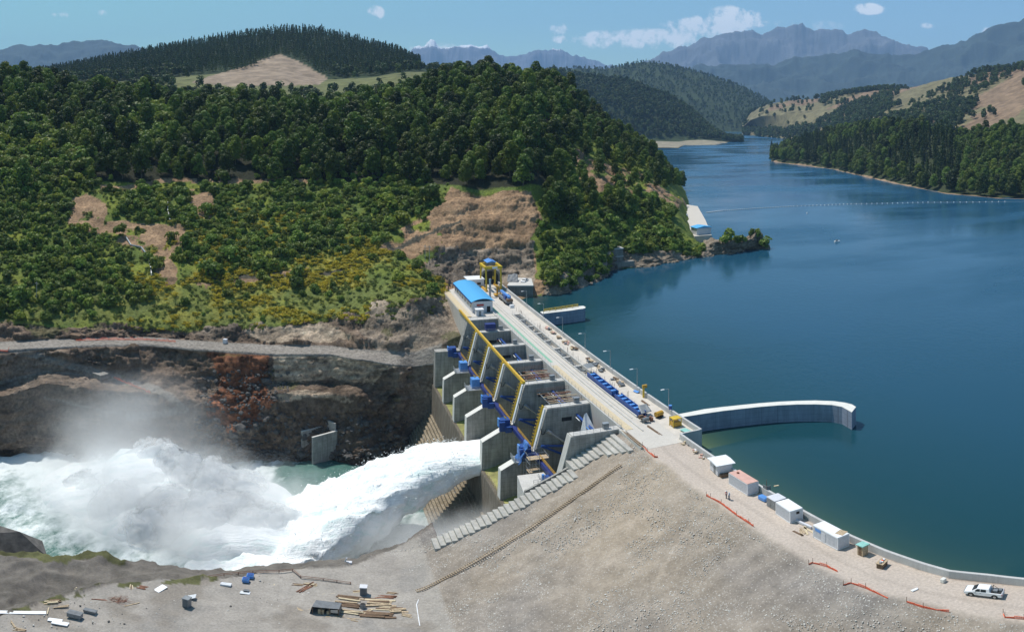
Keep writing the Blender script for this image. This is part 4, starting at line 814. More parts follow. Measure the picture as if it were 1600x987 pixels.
# things on the pier tops
one('blue_crate',MB().box(0,3.4,0,2.2,0,2.3).box(-.05,3.45,-.05,2.25,2.3,2.4),'blue_d','dark blue steel crate standing on the second pier','crate',D(243,60.8,.2),ROT,bevel=.05)
fl_=thing('flag','small red white and blue flag beside a dark wall opening','flag',D(241.8,64.3,-3.3),ROT)
MB().box(0,1.5,-.06,0,0,.5).build('red_band',M['red'],fl_); MB().box(.5,1.5,-.06,0,.5,1.0).build('white_band',M['white'],fl_); MB().box(0,.5,-.06,0,.5,1.0).build('blue_square',M['blue'],fl_)
for i,s0 in enumerate(SP[1:]+[153]):
    t=thing('control_cabinet','grey steel control cabinet on top of the %s'%((pn+['abutment next to the concrete steps'])[i]+(' from the blue-roofed building' if i<5 else '')),'cabinet',D(s0+1.2,65.4,.16),ROT,'grey cabinets on the piers')
    MB().box(0,1.3,0,.9,0,1.4).build('housing',M['grey'],t,bevel=.04); MB().box(-.08,1.38,-.08,.98,1.4,1.48).build('lid',M['steel'],t)
def planks(name,label,loc,rz,W_,L_,n,mat='wood',h=.12,cat='planks',group=None,jit=.25,layers=1,seed=0):
    r=random.Random(seed+n); t=thing(name,label,cat,loc,rz,group)
    for k in range(n):
        m=MB(); lay=k%layers; y=-W_/2+W_*(k//layers+.5)/max(1,n//layers)
        m.cbox((r.uniform(-.15,.15)*L_,y,h*(lay+.5)+lay*.02),(L_*r.uniform(.6,1),W_/max(1,n//layers)*.75,h),r.uniform(-jit,jit)); m.build('plank',M[[mat,'wood','wood_l','wood_d'][r.randrange(4)] if mat!='rust' else 'rust'],t)
    return t
for s0,y0,nm,sd in ((208,192.2,'timber planks laid over the fourth bay',1),(189.5,173.9,'timber planks laid over the fifth bay, above the black wall opening',2)):
    t=thing('plank_platform',nm,'planks',D(y0,58.8,.2),ROT,'plank decks over the bays'); r=random.Random(sd)
    for k in range(7): MB().cbox((4.2+r.uniform(-1,1),k*1.15,.2+.1*(k%2)),(r.uniform(6,9),.32,.13),r.uniform(-.04,.04)).build('plank',M[r.choice(['wood','wood_d','wood','rust'])],t)
    for k in range(4): MB().cbox((.6+k*2.3,3.6,.05),(.16,8.6,.2)).build('bearer',M['steel'],t)
    MB().rail([(0,0,.2),(9,0,.2)],1.1,1.8,.04).build('guard_rail',M['rust'],t); MB().rail([(0,8,.2),(8.6,8,.2)],1.1,1.8,.04).build('guard_rail',M['rust'],t)
# scaffold, tarpaulins in the last bays
t=thing('scaffold_tower','tall tubular scaffold tower hung with boards beside the sixth pier','scaffold',D(165.4,51.8,-25),ROT)
m=MB()
for x in (0,2.3,4.6):
    for y in (0,2.6,5.2): m.tube((x,y,0),(x,y,15),.06,4)
for k in range(8):
    z_=1.2+k*1.9
    for x in (0,2.3,4.6): m.tube((x,0,z_),(x,5.2,z_),.05,4)
    for y in (0,2.6,5.2): m.tube((0,y,z_),(4.6,y,z_),.05,4)
m.build('frame',M['steel'],t)
for k in range(4): MB().box(-.2,4.8,-.2+.1*k,2.0+.1*k,3+3.6*k,3.1+3.6*k).build('board',M['wood'],t)
def drape(name,pts,mat,label,cat,th=.06,amp=.15,loc=None):
    A=np.array(pts,float); n_=14; V=[]
    for i in range(n_):
        for j in range(n_):
            a,b=i/(n_-1),j/(n_-1); V.append(A[0]*(1-a)*(1-b)+A[1]*a*(1-b)+A[2]*a*b+A[3]*(1-a)*b)
    V=np.array(V); nn=np.cross(A[1]-A[0],A[3]-A[0]); nn/=np.linalg.norm(nn); V=V+nn*(amp*fbm(V/1.2,3,5))[:,None]; c_=A.mean(0) if loc is None else loc
    o=npmesh(name,V-c_,gridfaces(n_,n_),mat,None,True); o.location=c_; o.modifiers.new('s','SOLIDIFY').thickness=th; return tag(o,label,cat)
drape('tarpaulin',[D(172.6,50.2,-13.2),D(169,50.3,-14.2),D(170,53.0,-8.5),D(173,52.8,-8.6)],'tarp_b','crumpled blue tarpaulin draped at the top of the scaffold tower','tarpaulin',amp=.6)
t=thing('nose_platform','cantilevered work platform with rails on the sixth pier nose','platform',D(170.8,49.6,-13.8),ROT)
MB().box(0,3.6,-1.0,3.2,0,.2).build('floor',M['steel'],t); MB().rail([(0,-1,.2),(0,3.2,.2)],1.1,1.2,.05,3).rail([(0,-1,.2),(3.6,-1,.2)],1.1,1.2,.05,3).build('guard_rail',M['steel'],t)
tt=thing('covered_scaffold','white sheeted scaffold peak rising in the last bay','scaffold',D(158,63.6,-9),ROT)
MB().add([(0,0,0),(4.6,0,0),(4.6,8,0),(0,8,0),(1.2,6.5,9.2),(2.0,7,9.4)],[(0,1,5,4),(1,2,5),(2,3,4,5),(3,0,4)]).build('sheet',M['tarp_l'],tt)
m=MB()
for k in range(4): m.box(-1,5,1.4*k,1.4*k+.15,2+k*.9,2.1+k*.9).tube((-1,1.4*k,0),(-1,1.4*k,7),.06,4)
m.build('frame',M['steel'],tt)
t=thing('electric_hoist','blue electric hoist unit on the low concrete platform','machine',D(158.2,53.4,-14.0),ROT)
MB().box(0,2.4,0,1.5,0,1.3).build('housing',M['blue'],t,bevel=.1); MB().tube((-.6,.7,0),(-.6,.7,1.9),.35,8).build('motor',M['blue_l'],t); MB().rail([(-3,0,0),(-1,0,0),(-1,3,0)],1.0,1,.05,2).build('frame',M['steel'],t)
one('cable_bundle',MB().cbox((0,0,.3),(1.8,1.4,.6),.4).cbox((.2,.1,.7),(1.2,1.0,.3),.9),'grey','heap of grey cable on the low platform by the sloped wall','cable',D(155.5,50.4,-14.0),ROT,bevel=.15)
# blue girders, covers and machinery on the deck
for j,(sa,sb,lb) in enumerate(((173.4,190,'long blue steel girder lying on the deck beside the planked bays'),(157.8,171.6,'blue steel girder on the deck, its near end under grey sheets'))):
    L_=sb-sa; t=thing('steel_girder',lb,'girder',D(sa,75.7,.1),ROT,'blue girders on the deck')
    MB().box(0,.25,0,L_,0,1.5).build('side_plate',M['blue'],t); MB().box(1.7,1.95,0,L_,0,1.5).build('side_plate',M['blue'],t); MB().box(.25,1.7,0,L_,.1,.3).build('floor_plate',M['blue_d'],t)
    for k in range(6): MB().box(.28,1.67,L_*(k+.3)/6,L_*(k+.3)/6+.9,.3,1.35).build('stiffener',M['blue_l'],t)
drape('cover_sheet',[D(160.2,76.6,2.2),D(157.6,76.4,1.0),D(157.6,79,1.3),D(160,78.8,2.5)],'grey','grey cover sheet over the near end of the blue girder','sheet',amp=.1)
drape('cover_sheet',[D(191.2,76.2,2.4),D(194.4,76.2,2.5),D(194.4,78.6,2.8),D(191.2,78.6,2.7)],'grey','grey awning sheet above the far end of the blue girders','sheet',amp=.1)
t=thing('machine_heap','dark rusty machinery heap at the near end of the blue girder','machinery',D(155.3,76.6,.04),ROT); r=random.Random(4)
for k in range(16): MB().cbox((r.uniform(-1.4,1.4),r.uniform(-1.2,1.2),r.uniform(.3,1.2)),(r.uniform(.3,1.1),r.uniform(.3,.9),r.uniform(.3,.9)),r.uniform(0,3)).build('component',M[r.choice(['rust','grey','wood_d','rubber'])],t)
m=MB(); r=random.Random(8)
for k in range(260):
    s_=r.uniform(191,261); m.cbox((r.uniform(75.8,77.7),s_,-1.0+r.uniform(.1,.8)),(r.uniform(.1,.7),r.uniform(.1,1.4),r.uniform(.1,.5)),r.uniform(0,3))
o=m.build('trench_equipment',M['grey']); o.rotation_euler=(0,0,ROT); tag(o,'jumble of grey pipes and fittings in the deck trench',kind='stuff')
t=thing('reinforcement_rods','thin rods sticking up along the edge of the deck trench','rods',(0,0,0),ROT)
for k in range(26):
    s_=r.uniform(160,270); x_=r.uniform(78.3,78.8); MB().tube((x_,s_,.04),(x_+r.uniform(-.1,.1),s_,r.uniform(1.2,2.6)),.045,4).build('rod',M['rust'],t)
# piles beside the parapet
pile_spots=[(240.5,'crates and planks',0),(235,'orange-brown boxes',1),(229.5,'planks with a blue drum',2),(222,'boards and a grey box',3),(216.5,'short planks',4),(203.5,'steel parts and boards',5),(198.3,'dark fittings and boards',6),(193.5,'dark machine parts and boards',7),(184,'long planks',8),(180.5,'brown boards',9)]
for s_,what,k in pile_spots:
    r=random.Random(40+k); t=thing('material_pile','pile of %s by the parapet, %s from the far end'%(what,['first','second','third','fourth','fifth','sixth','seventh','eighth','ninth','tenth'][k]),'pile',D(s_,81.4,.045),ROT,'piles along the parapet')
    for q in range(7):
        MB().cbox((r.uniform(-.5,.9),r.uniform(-1.5,1.5),.2+.12*q*.6),(r.uniform(.4,1.0),r.uniform(.5,2.2),r.uniform(.15,.5)),r.uniform(-.4,.4)).build('board' if q%2 else 'box',M[r.choice(['wood','wood_l','wood_d','pink','grey'] if k<5 else ['wood','grey','tarp','wood_d'])],t)
# street lamps
for k,s_ in enumerate([157.7,175,192.3,211.3,231.3,251,271]):
    if k==0:
        lamp0=thing('street_lamp','slim grey street lamp on the parapet nearest the curved wall','street lamp',D(s_,83.55,1.35),ROT,'street lamps along the parapet'); lamp=lamp0
        MB().tube((0,0,0),(0,0,5.2),.09,6,.06).build('pole',M['steel'],lamp); MB().tube((0,0,5.15),(-1.3,0,5.2),.05,5).build('arm',M['steel'],lamp)
        MB().box(-2.1,-1.2,-.18,.18,5.12,5.28).build('lamp_head',M['white'],lamp); MB().box(-.2,.2,-.2,.2,0,.12).build('base_plate',M['steel'],lamp)
    else: dup(lamp0,D(s_,83.55,1.35),ROT,'slim grey street lamp, %s along the parapet counted from the curved wall'%['second','third','fourth','fifth','sixth','seventh'][k-1],'street lamps along the parapet')
# upstream walls in the lake
def wallpx(name,far,near,zt,label,mat,parts=True):
    A=[Pz(u,v,zt)[:2] for u,v in far]; B=[Pz(u,v,zt)[:2] for u,v in near]; c_=np.mean(A+B,axis=0)
    t=thing(name,label,'wall',(c_[0],c_[1],LAKE)); poly=[(a-c_[0],b-c_[1]) for a,b in A]+[(a-c_[0],b-c_[1]) for a,b in B[::-1]]; poly=poly[::-1]
    k=len(A); v=[];m=MB()
    A2=[(a-c_[0],b-c_[1]) for a,b in A];B2=[(a-c_[0],b-c_[1]) for a,b in B]; top_=zt-LAKE
    v=[(*q,-8) for q in A2]+[(*q,-8) for q in B2]+[(*q,top_) for q in A2]+[(*q,top_) for q in B2]; f=[]
    for i in range(k-1): f+=[(i+1,i,2*k+i,2*k+i+1),(k+i,k+i+1,3*k+i+1,3*k+i),(2*k+i+1,2*k+i,3*k+i,3*k+i+1)]
    f+=[(0,k,3*k,2*k),(2*k-1,k-1,3*k-1,4*k-1)]
    m.add(v,f).build('wall_body',mat,t)
    cap=MB(); o_=.12; v=[(*q,top_) for q in A2]+[(*q,top_) for q in B2]+[(*q,top_+o_) for q in A2]+[(*q,top_+o_) for q in B2]; f=[]
    for i in range(k-1): f+=[(i+1,i,2*k+i,2*k+i+1),(k+i,k+i+1,3*k+i+1,3*k+i),(2*k+i+1,2*k+i,3*k+i,3*k+i+1)]
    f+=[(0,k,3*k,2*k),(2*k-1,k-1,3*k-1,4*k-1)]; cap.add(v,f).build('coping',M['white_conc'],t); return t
M['bluec']=concrete('shaded_blue_concrete',(.27,.31,.40),.3)  # bluish shade of the lake walls put into the concrete colour
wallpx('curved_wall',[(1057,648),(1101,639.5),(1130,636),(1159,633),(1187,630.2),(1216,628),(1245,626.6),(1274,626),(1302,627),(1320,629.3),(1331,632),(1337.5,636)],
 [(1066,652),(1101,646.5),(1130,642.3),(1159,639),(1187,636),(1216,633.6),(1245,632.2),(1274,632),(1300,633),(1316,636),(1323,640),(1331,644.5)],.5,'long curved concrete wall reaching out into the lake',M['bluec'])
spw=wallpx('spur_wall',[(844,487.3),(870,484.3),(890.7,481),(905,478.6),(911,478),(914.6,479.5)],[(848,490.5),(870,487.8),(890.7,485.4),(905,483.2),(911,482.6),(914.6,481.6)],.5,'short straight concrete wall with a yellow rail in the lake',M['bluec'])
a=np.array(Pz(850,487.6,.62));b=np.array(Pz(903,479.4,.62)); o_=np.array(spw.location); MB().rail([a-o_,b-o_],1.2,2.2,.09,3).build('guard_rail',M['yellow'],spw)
# buildings on the far end of the crest
t=thing('service_building','long white service building with a curved light blue roof','building',D(268,62,.03),ROT); Lb=32
MB().box(0,7.6,0,Lb,0,4.3).build('wall',M['wall_white'],t)
arc=[(x,4.3+1.15*(1-((x-3.8)/4.4)**2)) for x in np.linspace(-.6,8.2,9)]; MB().prismY([(x,z_+.12) for x,z_ in arc][::-1]+[(x,z_-.05) for x,z_ in arc],-.7,Lb+.5).build('roof',M['roof_blue'],t); MB().box(-.65,-.5,-.7,Lb+.5,3.7,4.35).build('gutter',M['blue'],t)
d_=MB().box(5.4,6.7,-.05,0,0,2.3).build('door',M['dark'],t); MB().box(6.4,6.5,-.1,-.05,1.0,1.15).build('handle',M['steel'],d_); MB().box(1.6,4.2,-.08,0,2.6,3.3).build('sign',M['red'],t); MB().box(2.1,3.2,-.06,0,1.0,2.2).build('window',M['glass'],t)
for k in range(8): MB().box(-.05,0,2.2+4.7*k,3.6+4.7*k,1.6,2.8).build('window',M['glass'],t)
t=thing('small_hut','small white flat-roofed hut in front of the blue-roofed building','hut',D(263.4,62.4,.03),ROT); MB().box(0,2.6,0,2.2,0,2.3).build('wall',M['wall_white'],t); MB().box(-.2,2.8,-.2,2.4,2.3,2.5).build('roof',M['white'],t); MB().box(.9,1.7,-.04,0,0,1.9).build('door',M['grey'],t)
one('edge_slab',MB().box(0,2.2,0,44,0,.25),'wood_l','pale yellowish slab strip along the blue-roofed building','slab',D(262.5,58.2,.03),ROT)
t=thing('site_office','white flat-roofed site office behind the yellow gantry crane','hut',D(309,69.5,.03),ROT); MB().box(0,7,0,7,0,3.2).build('wall',M['wall_white'],t); MB().box(-.3,7.3,-.3,7.3,3.2,3.5).build('roof',M['white'],t); MB().box(2,3,-.05,0,0,2.1).build('door',M['grey'],t); MB().box(4,5.6,-.05,0,1,2.1).build('window',M['glass'],t)
def gantry(loc,rz,label,Wd_=6.3,Ln=10.5,Ht=9.6,group='yellow gantry cranes'):
    t=thing('gantry_crane',label,'crane',loc,rz,group)
    for y in (0,Ln):
        for x in (0,Wd_):
            MB().tube((x+(.5 if x==0 else -.5)*.0,y+(.9 if y==0 else -.9)*0,0),(x,y*.82+Ln*.09,Ht),.38,4).build('leg',M['yellow'],t)
    MB().box(-.6,Wd_+.6,Ln*.09-.4,Ln*.09+.4,Ht-.2,Ht+.9).box(-.6,Wd_+.6,Ln*.91-.4,Ln*.91+.4,Ht-.2,Ht+.9).box(-.6,.3,Ln*.09,Ln*.91,Ht,Ht+.8).box(Wd_-.3,Wd_+.6,Ln*.09,Ln*.91,Ht,Ht+.8).build('bridge',M['yellow'],t)
    MB().box(-.5,.5,-1,Ln+1,0,.6).build('end_carriage',M['yellow_d'],t); MB().box(Wd_-.5,Wd_+.5,-1,Ln+1,0,.6).build('end_carriage',M['yellow_d'],t)
    h=MB().box(1.2,4.6,Ln*.3,Ln*.75,Ht+.9,Ht+2.3).build('trolley',M['grey'],t); MB().prismY([(.8,Ht+2.2),(5.0,Ht+2.2),(2.9,Ht+3.0)],Ln*.22,Ln*.83).build('roof',M['blue_l'],h)
    MB().box(2.6,4.8,Ln*.09-.46,Ln*.09-.4,Ht-.1,Ht+.8).build('sign',M['white'],t); MB().tube((4.2,Ln*.5,Ht),(4.2,Ln*.5,Ht-4.4),.06,5).box(3.9,4.5,Ln*.5-.3,Ln*.5+.3,Ht-5.6,Ht-4.4).build('hook_block',M['yellow'],t)
    return t
gantry(D(300.5,75.4,.03),ROT,'yellow gantry crane with a small blue roof at the far end of the dam')
one('steel_mast',MB().tube((0,0,0),(0,0,7.6),.45,8),'steel','grey steel standpipe beside the gantry crane leg','post',D(291,74.5,.03),ROT)
t=thing('orange_frame','low ochre steel frame standing under the gantry crane','frame',D(290,76.4,.03),ROT); MB().box(0,3.4,0,3.2,.5,.9).build('base',M['yellow_d'],t)
for x,y in ((.8,1),(1.3,2),(2.2,1.2)): MB().box(x,x+.4,y,y+.4,.9,4.2).build('post',M['yellow_d'],t)
t=thing('truck_crane','blue truck-mounted crane with a folded boom on the crest','crane',D(275.8,77.0,.03),ROT)
MB().box(0,2.5,0,12.4,.8,1.7).build('chassis',M['grey'],t,bevel=.1); MB().cbox((1.3,6.2,3.0),(1.0,12.2,1.0)).build('boom',M['blue_l'],t,bevel=.1); MB().box(.1,2.4,2.0,5.2,1.7,3.4).build('cab',M['blue'],t,bevel=.2); MB().box(.1,2.4,-.9,1.2,1.6,2.6).build('counterweight',M['wood_d'],t,bevel=.1); MB().box(2.38,2.44,2.6,4.4,2.5,3.2).build('window',M['glass'],t)
for y in (1.4,3.4,8.4,10.4):
    for x in (.15,2.35): MB().tube((x-.18,y,.5),(x+.18,y,.5),.55,12).build('wheel',M['rubber'],t)
one('supply_pallet',MB().box(0,1.6,0,1.6,0,.5).box(.1,1.5,.1,1.5,.5,1.1),'white','pale wrapped pallet behind the blue truck crane','pallet',D(271.5,77.3,.03),ROT)
# side quay beyond the far parapet, tunnel portal
pq=np.array([Pz(u,v,.4)[:2] for u,v in ((793,447.5),(833,447.5),(830,436.5),(800,435))]); c_=pq.mean(0)
t=thing('side_quay','grey concrete quay beside the far end of the parapet','quay',(c_[0],c_[1],.4)); MB().prismZ([tuple(p-c_) for p in pq],-5,0).build('body',M['conc_dark'],t); MB().prismZ([tuple((p-c_)*1.03) for p in pq],0,.5).build('edge',M['conc_light'],t)
drape('tarpaulin',[(c_[0]-6,c_[1]-1,1.0),(c_[0]-1.2,c_[1]-1,1.0),(c_[0]-1.4,c_[1]+4,3.6),(c_[0]-5.6,c_[1]+4,3.3)],'tarp','grey tarpaulin over goods stacked on the side quay','tarpaulin',amp=.5)
tp=Pz(766,447,0); t=thing('tunnel_portal','dark tunnel mouth in the rock behind the gantry crane','tunnel',(tp[0],tp[1]+4,-.3),.05)
ar=[(-3.4,0),(3.4,0),(3.4,3.6)]+[(3.4*math.cos(a),3.6+2.6*math.sin(a)) for a in np.linspace(.2,math.pi-.2,7)]+[(-3.4,3.6)]; MB().prismY(ar,0,6).build('opening',M['dark'],t)
ar2=[(x*1.25,z_*1.16) for x,z_ in ar]; MB().prismY(ar2,.3,6.2).build('surround',M['conc_dark'],t)
# ---------------------------------------------------------------- crest road: cabins, vehicle, people
def along(u,v,zz=0.0): return Pz(u,v,zz)
def cabin(name,near,left,right,hh,label,wm='wall_white',rm='white',over=0.0,cat='container',corr=True,rise=0.0):
    a=np.array(Pz(*near,.03)[:2]);b=np.array(Pz(*left,.03)[:2]);c_=np.array(Pz(*right,.03)[:2]); ly=np.linalg.norm(b-a); lx=np.linalg.norm(c_-a); dr=(b-a)/ly; rz=math.atan2(-dr[0],dr[1]); 
    if not (1.5<lx<4): lx=min(max(lx,2.3),2.6) if cat=='container' else lx
    t=thing(name,label,cat,(a[0],a[1],.03),rz,'cabins and containers along the crest road')
    m=MB().box(0,lx,0,ly,.12,hh)
    if corr:
        k=int(ly/.3)
        for i in range(k): m.box(-.035,0,.08+i*ly/k,.08+i*ly/k+.15,.25,hh-.15)
        k=int(lx/.3)
        for i in range(k): m.box(.08+i*lx/k,.23+i*lx/k,-.035,0,.25,hh-.15)
    m.build('body',M[wm],t)
    if rise: MB().prismX([(-over,hh),(ly+over,hh),(ly+over,hh+.15),(ly/2,hh+rise),(-over,hh+.15)],-over,lx+over).build('roof',M[rm],t)
    else: MB().box(-over-.02,lx+over+.02,-over-.02,ly+over+.02,hh,hh+.1).build('roof',M[rm],t)
    if corr:
        m=MB()
        for x in (-.05,lx-.1):
            for y in (-.05,ly-.1): m.box(x,x+.15,y,y+.15,0,hh+.02)
        m.box(-.05,-.0,0,ly,.0,.2).box(-.05,0,0,ly,hh-.15,hh+.01).box(0,lx,-.05,0,0,.2).box(0,lx,-.05,0,hh-.15,hh+.01).build('frame',M['white'],t)
    return t,lx,ly
t,lx,ly=cabin('site_hut',(1121.4,744.5),(1109.5,733.5),(1142,738.5),2.6,'white hut with an overhanging white roof on the crest road','wall_white','white',.45,'hut',False,.35)
MB().box(-.03,0,1.0,1.9,.1,2.1).build('door',M['grey'],t); MB().box(.3,2.4,-.9,-.1,0,.7).build('bench',M['wood_d'],t)
t,lx,ly=cabin('shipping_container',(1168,774.3),(1139,755.8),(1185.7,770),2.6,'white shipping container with a faded pink roof','wall_white','pink'); MB().tube((1.2,ly-1.2,2.7),(1.2,ly-1.2,2.95),.25,8).build('vent',M['rust'],t)
t,lx,ly=cabin('shipping_container',(1234.7,817.8),(1212.4,802.8),(1254,812),2.6,'short white container with a bright white roof and a hole in its end','wall_white','white'); MB().box(1.2,1.8,-.06,-.01,1.7,2.2).build('opening',M['dark'],t)
t,lx,ly=cabin('shipping_container',(1309,859.8),(1270.8,839),(1329.4,854.7),2.6,'long white corrugated container nearest the white pickup','wall_white','white')
MB().box(-.06,-.036,ly-1.9,ly-.5,1.7,2.3).build('blue_sign',M['blue_l'],t); MB().box(-.07,-.036,ly*.5,ly*.5+.9,.2,2.1).build('door',M['wall_white'],t); MB().cbox((1.6,1.0,2.71),(1.6,1.4,.015),.3).build('rust_patch',M['wood'],t)
a=Pz(1212,797,.03); t=thing('crate_stack','stack of grey slatted crates behind the short white container','crates',a,ROT)
for k in range(2):
    MB().box(-.2,2.2,k*1.25,k*1.25+1.1,.0,2.0).build('crate',M['steel'],t)
MB().box(-.25,2.25,-.05,2.4,2.0,2.1).build('lid',M['wall_white'],t); m=MB()
for k in range(6): m.box(-.26,-.21,0,2.35,.15+.32*k,.25+.32*k)
m.build('slat',M['grey'],t)
one('water_drum',MB().cbox((0,0,.45),(1.1,2.0,.9)),'blue_l','blue plastic tank on the ground between the two containers','tank',Pz(1193,781,.03),ROT+.1,bevel=.15)
t=thing('rebar_frame','grey steel frame with upright rods by the parapet','frame',Pz(1198,775,.03),ROT); MB().box(0,.9,0,.08,0,2.2).box(0,.08,0,1.2,0,2.2).build('frame',M['grey'],t)
m=MB()
for k in range(5): m.tube((.2*k,.3*k,0),(.2*k,.3*k,3.1),.03,4)
m.build('rod',M['rust'],t); 
t=thing('privy','tall narrow timber privy with a mint roof','privy',Pz(1348,870,.03),ROT+.05); MB().box(0,1.15,0,1.15,0,2.1).build('wall',M['wood'],t); MB().prismX([(-.2,2.1),(1.35,2.1),(1.35,2.2),(-.2,2.3)],-.2,1.35).build('roof',M['mint'],t); MB().box(-.02,0,.25,.9,.1,1.9).build('door',M['wood_d'],t)
t=thing('tool_chest','dark wooden chest heaped with tools beside the parapet','chest',Pz(1387,882,.03),ROT+.35); MB().box(-1.7,0,0,1.0,0,1.0).build('box',M['wood_d'],t,bevel=.03); MB().box(-1.8,.1,-.1,1.1,1.0,1.06).build('lid',M['wood'],t)
r=random.Random(2)
for k in range(4): MB().cbox((-1.4+.35*k,.5,1.15),(.3,.5,.2),r.uniform(0,2)).build('tool',M[r.choice(['steel','white','orange'])],t)
one('concrete_block',MB().box(-.4,.4,-.3,.3,0,.75),'white_conc','white concrete block against the bend of the parapet','block',Pz(1474,909,.03),.4,bevel=.05)
one('plaster_bag',MB().cbox((0,0,.08),(.9,.5,.16),.2).cbox((.5,.1,.1),(.4,.4,.2),1),'white','white bag lying on the gravel road','bag',Pz(1428,922,.03),0,bevel=.06)
planks('plywood_stack','plywood sheets lying on the road before the long container',Pz(1256,831,.03),ROT+1.3,2.6,3.4,5,'wood_l',.08,'plywood',jit=.5)
one('white_pipe',MB().box(-.2,.2,0,4.2,.1,.5),'wall_white','long white box leaning along the parapet by the containers','pipe',Pz(1268,826,.03),ROT+.1)
# work kit at the corner of the crest
t=thing('portable_mixer','ochre mobile compressor with a dark opening on the crest','compressor',Pz(1030,652,.04),ROT+.3); MB().tube((-1.1,0,1.1),(.9,0,1.1),.65,10).build('housing',M['yellow_d'],t); MB().tube((.9,0,1.1),(1.0,0,1.1),.55,10).build('grille',M['dark'],t); MB().box(-1.0,.9,-.6,.6,.3,.55).build('chassis',M['dark'],t)
for y in (-.65,.65): MB().tube((0,y-.1,.35),(0,y+.1,.35),.35,10).build('wheel',M['rubber'],t)
t=thing('yellow_cage','yellow steel cage crate near the parapet corner','cage',Pz(1052,669,.04),ROT)
for x in (0,2.0):
    for y in (0,1.8): MB().box(x,x+.15,y,y+.15,0,2.3).build('post',M['yellow'],t)
MB().box(0,2.15,0,1.95,2.2,2.35).build('roof',M['yellow'],t); MB().box(.1,2.05,.1,1.85,.3,1.3).build('load',M['yellow_d'],t)
t=thing('yellow_davit','yellow davit post with a boxed head beside the parapet','davit',Pz(1005.5,621,.04),ROT); MB().box(-.2,.2,-.2,.2,0,2.8).build('post',M['yellow'],t); MB().box(-.3,.9,-.3,.3,2.8,3.6).build('head',M['yellow_d'],t)
one('grey_cabinet',MB().box(0,1.0,0,.8,0,1.5),'grey','grey cabinet next to the yellow cage','cabinet',Pz(1048,660,.04),ROT,bevel=.04)
t=thing('blue_barrel','blue barrel standing on the parapet by the lamp','barrel',D(156.8,83.5,1.35),0); MB().tube((0,0,0),(0,0,.9),.38,12).build('body',M['blue'],t); MB().tube((0,0,.9),(0,0,1.05),.42,12).build('lid',M['blue_l'],t)
one('green_sheet',MB().cbox((0,0,.35),(1.6,2.2,.1),.2),'mint','pale green sheet in the corner of the parapet','sheet',Pz(1071,674,.04),ROT)
one('blue_sheet',MB().cbox((0,0,.3),(.7,1.8,.15),.2,.3),'blue_l','light blue sheet at the foot of the third lamp','sheet',Pz(994,613,.04),ROT)
planks('plank_row','row of long planks lying on the crest near the compressor',Pz(1020,671,.04),ROT+1.6,.6,8,3,'wood',.1,'planks',jit=.02)
planks('dark_beams','dark steel beams lying beside the parapet near the yellow davit',Pz(1007,629,.04),ROT+1.57,.6,5,3,'wood_d',.15,'beams',jit=.04)
for (u,v,nm,sd) in ((1072,694,'heap of grey tools at the start of the lower parapet',5),(1088,705,'broken pallets lying beside the lower parapet',6),(1099,714,'heap of wire and rubble before the white hut',7)):
    r=random.Random(sd); t=thing('debris_heap',nm,'debris',Pz(u,v,.03),ROT)
    for q in range(9): MB().cbox((r.uniform(-1,1),r.uniform(-1,1),.1+r.uniform(0,.4)),(r.uniform(.2,1.0),r.uniform(.1,.5),r.uniform(.05,.4)),r.uniform(0,3)).build('piece',M[r.choice(['grey','wood','pink','wood_l','white'])],t)
